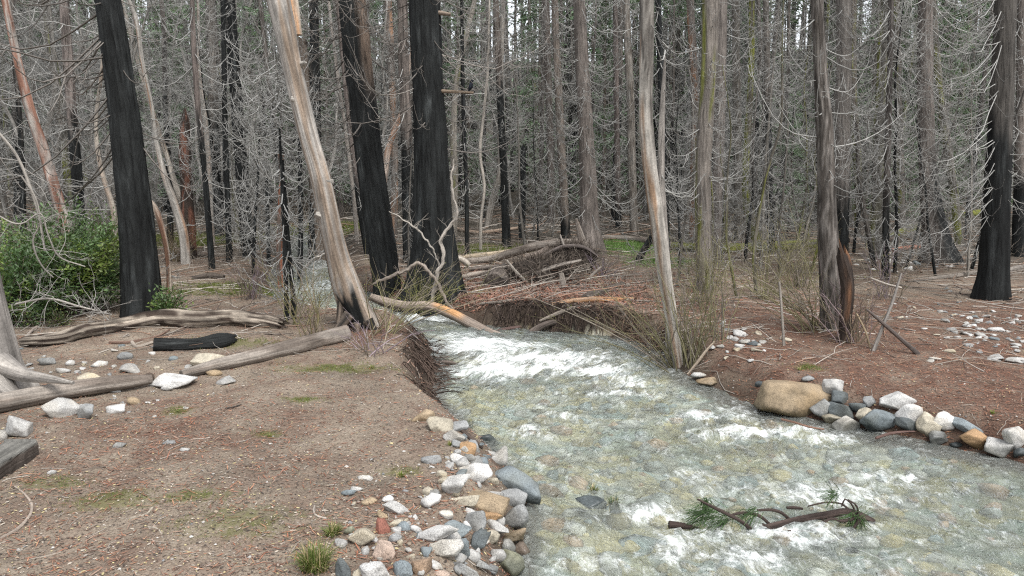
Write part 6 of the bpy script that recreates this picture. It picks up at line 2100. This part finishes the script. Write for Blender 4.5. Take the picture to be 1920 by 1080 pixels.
fpart("limb", [(1400, 996, 9), (1440, 988, 13), (1500, 974, 15), (1550, 966, 16), (1592, 960, 15), (1615, 968, 17), (1638, 978, 12)], 0, 12)
for pts, dy in [([(1410, 994, 9), (1390, 978, 8), (1360, 962, 8), (1335, 950, 7), (1308, 936, 4)], -.03),
                ([(1445, 985, 7), (1425, 968, 7), (1400, 962, 7), (1380, 963, 6), (1368, 968, 4)], .05),
                ([(1482, 975, 7), (1462, 960, 7), (1445, 956, 7), (1420, 957, 5)], .08),
                ([(1608, 970, 7), (1582, 977, 7), (1556, 973, 6), (1530, 992, 5), (1490, 995, 5), (1455, 996, 5), (1430, 982, 4)], -.12),
                ([(1612, 974, 7), (1600, 990, 6), (1575, 1008, 6), (1560, 1015, 5), (1540, 1017, 4)], -.18),
                ([(1596, 960, 6), (1580, 946, 4), (1550, 942, 4), (1515, 949, 3)], .12),
                ([(1605, 962, 5), (1594, 942, 4), (1584, 936, 4), (1578, 950, 3)], .05),
                ([(1610, 968, 5), (1606, 948, 4), (1590, 937, 3)], -.05),
                ([(1545, 972, 4), (1538, 985, 4), (1528, 1002, 3)], -.08)]:
    fpart("twig", pts, dy, 7)
for (px, py, sz, dx, dz) in [(1328, 952, 46, -1, -.3), (1345, 966, 56, -1, -.5), (1316, 962, 40, -1.2, -.2), (1365, 972, 46, -.8, -.6), (1412, 960, 44, -.9, -.5), (1325, 938, 30, -.2, -1), (1600, 968, 36, -.2, -.6), (1612, 972, 34, .2, -.8), (1566, 928, 32, -.6, -.1), (1596, 985, 30, -.2, -.5)]:
    rngn = np.random.default_rng(int(px))
    n = 36
    c = on_plane(px, py, YB + .02)
    s = sz * YB / FPX
    d = np.stack([dx + rngn.normal(0, .45, n), rngn.normal(0, .5, n), dz + rngn.normal(0, .45, n)], 1)
    d /= np.linalg.norm(d, axis=1)[:, None]
    st = c + rngn.normal(0, s * .14, (n, 3))
    t = np.linspace(0, 1, 4)
    P = st[:, None] + d[:, None] * (s * .95 * t)[None, :, None]
    P[..., 2] -= s * .1 * t ** 2
    g = tubes(P, .0032 * (1 - .6 * t)[None] * np.ones((n, 1)), 3, np.array((.055, .10, .035)) * rngn.uniform(.6, 1.7, (n, 1)))
    link("needle_tuft", g.mesh("needle_tuft", M_NEEDLE, True, fo), fb)
o = log("driftwood_chunk", "wedge of dark broken wood in the water left of the floating branch", [(1254, 984, 15), (1270, 985, 13), (1290, 988, 10), (1310, 991, 4)], c_patch((.05, .035, .03), (.30, .2, .08), 1, .25, 1), M_BARK, 10, Ys=YB, cat="log", amp=.1, step=.03)
log("stick", "bobbing stub of twig left of the floating branch's fork", [(1475, 952, 6), (1490, 952, 7), (1505, 954, 5)], CB, M_BARK, 8, None, Ys=YB + .15, cat="stick", step=.02)

# ---------------------------------------------------------------- the perch stub and the dark bird on it
T_ = np.array([on_plane(826, 171, BIGY - .1), on_plane(850, 172, BIGY - .1), on_plane(888, 174, BIGY - .1)])
g = trunk_geo(T_, np.array([.04, .032, .024]), 9, .05, .05, 6, 2, c_plain((.22, .17, .125), .3))
o = link("perch_stub", g.mesh("perch_stub", M_WOOD, True, T_[0]), None, T_[0])
tag(o, "bare broken limb stub the dark bird perches on", "branch")
T2 = np.array([on_plane(822, 24, BIGY - .1), on_plane(845, 27, BIGY - .1)])
g = trunk_geo(T2, np.array([.045, .03]), 9, .05, .05, 6, 2, c_plain((.24, .19, .15), .3))
o = link("limb_stub", g.mesh("limb_stub", M_WOOD, True, T2[0]), None, T2[0])
tag(o, "short limb stub high on the thickest black trunk, above the bird", "branch")
bp = on_plane(883, 171, BIGY - .1)
pr = np.array([(-.055, 0, -.055, .006), (-.05, 0, -.03, .012), (-.035, 0, .02, .022), (-.015, 0, .06, .042), (.0, 0, .11, .050), (.008, 0, .15, .040), (.010, 0, .172, .028), (.016, 0, .19, .031), (.020, 0, .212, .030), (.022, 0, .232, .018), (.021, 0, .246, .008), (.018, 0, .258, .003)])
pr = pr * .92
pr[:, :3] += bp + np.array([0, 0, .01])
bird = empty("bird", bp, "small dark bird with a pointed crest sitting upright on a limb stub", "bird")
g = trunk_geo(pr[:, :3], pr[:, 3], 14, .006, .0, 6, 1, c_plain((.012, .014, .02), .2), lump=0)
link("body", g.mesh("body", M_LITTER, True, bp), bird)
g = tubes(np.array([pr[8, :3] + np.array([.018, -.008, -.004]), pr[8, :3] + np.array([.035, -.014, -.006]), pr[8, :3] + np.array([.052, -.02, -.012])]), np.array([[.007, .005, .001]]), 6, (.01, .01, .01))
link("beak", g.mesh("beak", M_LITTER, True, bp), bird)
for s in (-1, 1):
    g = tubes(np.array([pr[3, :3] + np.array([.0, s * .015, -.02]), bp + np.array([0, s * .015, .03]), bp + np.array([.01, s * .015, .0])]), .004, 5, (.02, .018, .016))
    link("leg", g.mesh("leg", M_LITTER, True, bp), bird)
    v, f = ICO[2]
    g = Geo().add(v * np.array([.022, .014, .062]) + pr[4, :3] + np.array([-.018, s * .040, -.012]), None, f, (.015, .019, .028))
    link("wing", g.mesh("wing", M_LITTER, True, bp), bird)

# ---------------------------------------------------------------- litter, needles, sticks, grass, bed stones (nobody could count them)
def ground_pts(n, rng, near=4.2, far=24, bias=1.0, half=.70, keepf=None):
    u = rng.uniform(size=n)
    y = near * (far / near) ** (u ** bias)
    x = rng.uniform(-half, half, n) * (y + .6)
    sd = creek_sd(x, y)
    k = sd > .12
    if keepf is not None: k &= keepf(x, y, sd, rng.uniform(size=n))
    return x[k], y[k]


def quads_on_ground(x, y, L, wd, rng, col, tilt=.15, lift=.006, curl=0.0):
    n = len(x)
    z = H(x, y) + lift
    a = rng.uniform(0, math.pi * 2, n)
    d = np.stack([np.cos(a), np.sin(a), rng.normal(0, tilt, n)], 1)
    s = np.stack([-np.sin(a), np.cos(a), rng.normal(0, tilt * 1.5, n)], 1)
    c = np.stack([x, y, z + np.abs(d[:, 2]) * L * .5], 1)
    A = d * (L * .5)[:, None]
    B = s * (wd * .5)[:, None]
    V = np.stack([c - A - B * .4, c - A + B * .4 , c + B + np.array([0, 0, 1]) * (curl * L)[:, None] if curl else c + B, c + A * 1.0, c - B], 1)
    V = V.reshape(-1, 3)
    i = np.arange(n) * 5
    T = np.concatenate([np.stack([i, i + 4, i + 1], 1), np.stack([i + 1, i + 4, i + 2], 1), np.stack([i + 4, i + 3, i + 2], 1)])
    return Geo().add(V, None, T, np.repeat(col, 5, 0))


def pick(cols, rng, n, var=.25):
    c = np.array(cols)[rng.integers(0, len(cols), n)]
    return c * rng.uniform(1 - var, 1 + var, (n, 1))


rng = np.random.default_rng(77)
# leaf flakes and bark chips
x, y = ground_pts(62000, rng, 4.2, 17)
n = len(x)
g = quads_on_ground(x, y, rng.uniform(.010, .05, n) * rng.uniform(.4, 1, n), rng.uniform(.005, .018, n), rng, pick([(.34, .30, .25), (.20, .15, .12), (.13, .10, .082), (.36, .32, .265), (.28, .165, .115), (.07, .058, .05), (.06, .05, .043), (.42, .36, .20), (.24, .20, .17), (.17, .13, .10), (.25, .13, .085)], rng, n))
o = link("litter_flakes", g.mesh("litter_flakes", M_LITTER, False))
tag(o, "flakes of bark and dead leaf over the soil", kind="stuff")
# red needles
kf = lambda x, y, sd, u: u < np.clip(red_field(x, y) * 1.1 - .02 + .7 * fbm2(x, y, 1.3, 3, 8.0), .05, 1)
x, y = ground_pts(120000, rng, 4.2, 21, .8, .7, kf)
n = len(x)
g = quads_on_ground(x, y, rng.uniform(.03, .12, n), rng.uniform(.003, .011, n), rng, pick([(.27, .115, .07), (.21, .10, .068), (.32, .17, .105), (.13, .075, .055), (.24, .16, .12)], rng, n), .12)
o = link("needle_litter", g.mesh("needle_litter", M_LITTER, False))
tag(o, "reddish fallen conifer needles in drifts", kind="stuff")
rj = np.random.default_rng(88)
nj = 30000
xj = rj.normal(-.2, 1.7, nj); yj = rj.normal(17.0, 1.5, nj)
k = creek_sd(xj, yj) > .25
xj, yj = xj[k], yj[k]
nj = len(xj)
g = quads_on_ground(xj, yj, rj.uniform(.05, .14, nj), rj.uniform(.008, .02, nj), rj, pick([(.26, .12, .08), (.21, .10, .07), (.30, .175, .125), (.13, .075, .058), (.25, .165, .135), (.17, .12, .095)], rj, nj), .35, .012)
o = link("red_litter", g.mesh("red_litter", M_LITTER, False))
tag(o, "red-brown dead needles and leaves round the driftwood heap", kind="stuff")
nj = 280
xj = rj.normal(.4, 1.5, nj); yj = rj.normal(18.3, 1.6, nj)
k = creek_sd(xj, yj) > .4
xj, yj = xj[k], yj[k]
nj = len(xj)
aj = rj.normal(0, .5, nj) + np.where(rj.uniform(size=nj) < .3, 1.2, 0)
Lj = rj.uniform(.3, 1.5, nj)
t = np.linspace(0, 1, 6)
hp = .5 * np.exp(-(((xj - .9) / .9) ** 2 + ((yj - 19.0) / .9) ** 2))
P = np.stack([xj[:, None] + np.cos(aj)[:, None] * Lj[:, None] * (t - .5), yj[:, None] + np.sin(aj)[:, None] * Lj[:, None] * (t - .5), 0 * t[None] + 0 * xj[:, None]], -1)
P[..., :2] += np.cumsum(rj.normal(0, .02, (nj, 6, 2)), 1)
P[..., 2] = H(P[..., 0], P[..., 1]) + .02 + (hp * rj.uniform(0, 1, nj))[:, None] + rj.uniform(-.1, .3, nj)[:, None] * Lj[:, None] * t
P[..., 2] = np.maximum(P[..., 2], H(P[..., 0], P[..., 1]) + .01)
g = tubes(P, rj.uniform(.004, .018, (nj, 1)) * (1 - .6 * t), 5, pick([(.30, .27, .235), (.20, .17, .145), (.11, .09, .078), (.36, .33, .29), (.24, .15, .11)], rj, nj))
o = link("driftwood_sticks", g.mesh("driftwood_sticks", M_TWIG, True))
tag(o, "countless thin sticks strewn through the driftwood heap", kind="stuff")
# gravel
x, y = ground_pts(12000, rng, 4.2, 17, 1.0, .7, lambda x, y, sd, u: u < np.clip(.35 + .8 * fbm2(x, y, 1.1, 2, 4.0) + .7 * (sd < .9), .05, 1))
n = len(x)
v1, f1 = ICO[1]
sel = v1[[0, 1, 3, 5, 7, 9, 11]] if len(v1) >= 12 else v1
o8 = np.array([(1, 0, 0), (-1, 0, 0), (0, 1, 0), (0, -1, 0), (0, 0, 1), (0, 0, -1)], float)
f8 = np.array([(0, 2, 4), (2, 1, 4), (1, 3, 4), (3, 0, 4), (2, 0, 5), (1, 2, 5), (3, 1, 5), (0, 3, 5)])
s = .004 + .017 * rng.uniform(size=n) ** 4
a = rng.uniform(0, 6.28, n)
pts = o8[None] * s[:, None, None] * rng.uniform(.55, 1.3, (n, 6, 1)) * np.array([1, 1, .65])
ca, sa = np.cos(a)[:, None], np.sin(a)[:, None]
V = np.stack([pts[..., 0] * ca - pts[..., 1] * sa + x[:, None], pts[..., 0] * sa + pts[..., 1] * ca + y[:, None], pts[..., 2] + (H(x, y) + s * .3)[:, None]], -1).reshape(-1, 3)
F = (np.arange(n)[:, None, None] * 6 + f8[None]).reshape(-1, 3)
g = Geo().add(V, None, F, np.repeat(pick([(.34, .325, .30), (.26, .25, .235), (.18, .185, .185), (.30, .25, .19), (.40, .39, .37), (.22, .17, .135)], rng, n), 6, 0))
o = link("gravel", g.mesh("gravel", M_LITTER, False))
tag(o, "fine pale gravel strewn on the soil", kind="stuff")
# twigs and sticks on the floor of the wood
x, y = ground_pts(5200, rng, 5.0, 46, .62, .74, lambda x, y, sd, u: (u < np.where(y < 11, .75, np.where((x < -1) & (y < 13), .7, 1.0))) & (sd > .2))
n = len(x)
a = rng.uniform(0, 6.28, n)
L = np.where(y < 11, rng.uniform(.05, .25, n), rng.uniform(.2, 1.3, n) * np.clip(y / 16, .6, 1.8))
t = np.linspace(0, 1, 5)
P = np.stack([x[:, None] + np.cos(a)[:, None] * L[:, None] * (t - .5), y[:, None] + np.sin(a)[:, None] * L[:, None] * (t - .5), 0 * t[None] + 0 * x[:, None]], -1)
P[..., :2] += rng.normal(0, .03, (n, 5, 2)) * L[:, None, None]
P[..., 2] = H(P[..., 0], P[..., 1]) + .008 + rng.uniform(0, .16, n)[:, None] * L[:, None] * t * (y > 11)[:, None]
rr = np.where(y < 11, rng.uniform(.0015, .004, n), rng.uniform(.004, .014, n) * np.clip(y / 18, .7, 2.0))
g = tubes(P, rr[:, None] * (1 - .5 * t)[None], 4, pick([(.33, .30, .265), (.23, .20, .17), (.14, .115, .10), (.27, .18, .13), (.42, .385, .34)], rng, n))
o = link("fallen_twigs", g.mesh("fallen_twigs", M_TWIG, True))
tag(o, "dead twigs and sticks littering the floor of the wood", kind="stuff")
# brush of dead twigs standing low through the wood
x, y = ground_pts(2600, rng, 15.5, 50, .8, .72, lambda x, y, sd, u: (sd > .6) & ~((np.abs(x - GRASSY[0]) < 1.8) & (np.abs(y - GRASSY[1]) < 3)) & ~((x > 3) & (y < 19)) & ~((np.abs(x + .22 * y) < .06 * y) & (y < 26)))
n = len(x)
th = rng.uniform(0, 6.28, n)
L = rng.uniform(.25, 1.0, n)
d = np.stack([np.cos(th) * rng.uniform(.2, 1.2, n), np.sin(th) * rng.uniform(.2, 1.2, n), np.ones(n)], 1)
g = wiggle(rng, np.stack([x, y, H(x, y) - .03], 1), d, L, .007, 2, 4, .3, np.array((.24, .21, .175)), .05)
o = link("dead_brush", g.mesh("dead_brush", M_TWIG, True))
tag(o, "low dead brush standing through the wood", kind="stuff")
# short green grass where the ground is green
NG = 90000
ci = rng.integers(0, len(GREENW), NG)
wts = np.array([a * b for c, a, b in GREENW])
ci = rng.choice(len(GREENW), NG, p=(wts ** .6) / (wts ** .6).sum())
cx = np.array([c[0] for c, a, b in GREENW])[ci]; cy = np.array([c[1] for c, a, b in GREENW])[ci]
ca_ = np.array([a for c, a, b in GREENW])[ci]; cb = np.array([b for c, a, b in GREENW])[ci]
x = cx + rng.normal(0, .42, NG) * ca_; y = cy + rng.normal(0, .42, NG) * cb
k = (creek_sd(x, y) > .15) & (fbm2(x, y, 3.0, 3, 6.0) > -.06 * np.where(y > 18, 4, 0) + .02)
x, y = x[k], y[k]
n = len(x)
far = np.clip(y / 14, .55, 2.2)
hgt = rng.uniform(.015, .05, n) * far ** 1.3
z = H(x, y)
wd = .0045 * far ** 1.6
an = rng.uniform(0, 6.28, n)
tip = np.stack([x + rng.normal(0, .5, n) * hgt, y + rng.normal(0, .5, n) * hgt, z + hgt], 1)
b0 = np.stack([x - np.cos(an) * wd, y - np.sin(an) * wd, z - .003], 1)
b1 = np.stack([x + np.cos(an) * wd, y + np.sin(an) * wd, z - .003], 1)
bright = ((np.abs(x - GRASSY[0]) < 2) & (y > 20))[:, None]
colr = np.where(bright, np.array((.16, .26, .08)), np.array((.15, .175, .05))) * rng.uniform(.6, 1.4, (n, 1))
g = Geo().add(np.stack([b0, b1, tip], 1).reshape(-1, 3), None, np.arange(n * 3).reshape(-1, 3), np.repeat(colr, 3, 0))
o = link("short_grass", g.mesh("short_grass", M_GRASS, False))
tag(o, "short spring grass and moss in patches", kind="stuff")
# stones of the stream bed seen through the water
xb = rng.uniform(-1.5, 6.5, 1700)
yb = rng.uniform(4.2, 14, 1700)
k = (creek_sd(xb, yb) < -.02) & (np.abs(xb) < .68 * yb)
xb, yb = xb[k], yb[k]
n = len(xb)
v, f = ICO[1]
s = .03 + .15 * rng.uniform(size=n) ** 2.2
a = rng.uniform(0, 6.28, n)
pts = v[None] * s[:, None, None] * (1 + .20 * rng.normal(size=(n, len(v), 1))) * np.stack([np.ones(n), rng.uniform(.6, .95, n), rng.uniform(.35, .6, n)], 1)[:, None]
ca, sa = np.cos(a)[:, None], np.sin(a)[:, None]
zb = H(xb, yb)
V = np.stack([pts[..., 0] * ca - pts[..., 1] * sa + xb[:, None], pts[..., 0] * sa + pts[..., 1] * ca + yb[:, None], pts[..., 2] + np.minimum(zb + s * .1, water_z(xb, yb) - s * .5)[:, None]], -1).reshape(-1, 3)
F = (np.arange(n)[:, None, None] * len(v) + f[None]).reshape(-1, 3)
g = Geo().add(V, None, F, np.repeat(pick([(.46, .46, .42), (.38, .40, .37), (.48, .41, .22), (.30, .36, .36), (.42, .35, .18), (.56, .55, .50), (.44, .30, .19)], rng, n), len(v), 0) * rng.uniform(.72, 1.2, (n * len(v), 1)))
o = link("bed_stones", g.mesh("bed_stones", M_LITTER, True))
tag(o, "rounded stones on the stream bed under the water", kind="stuff")
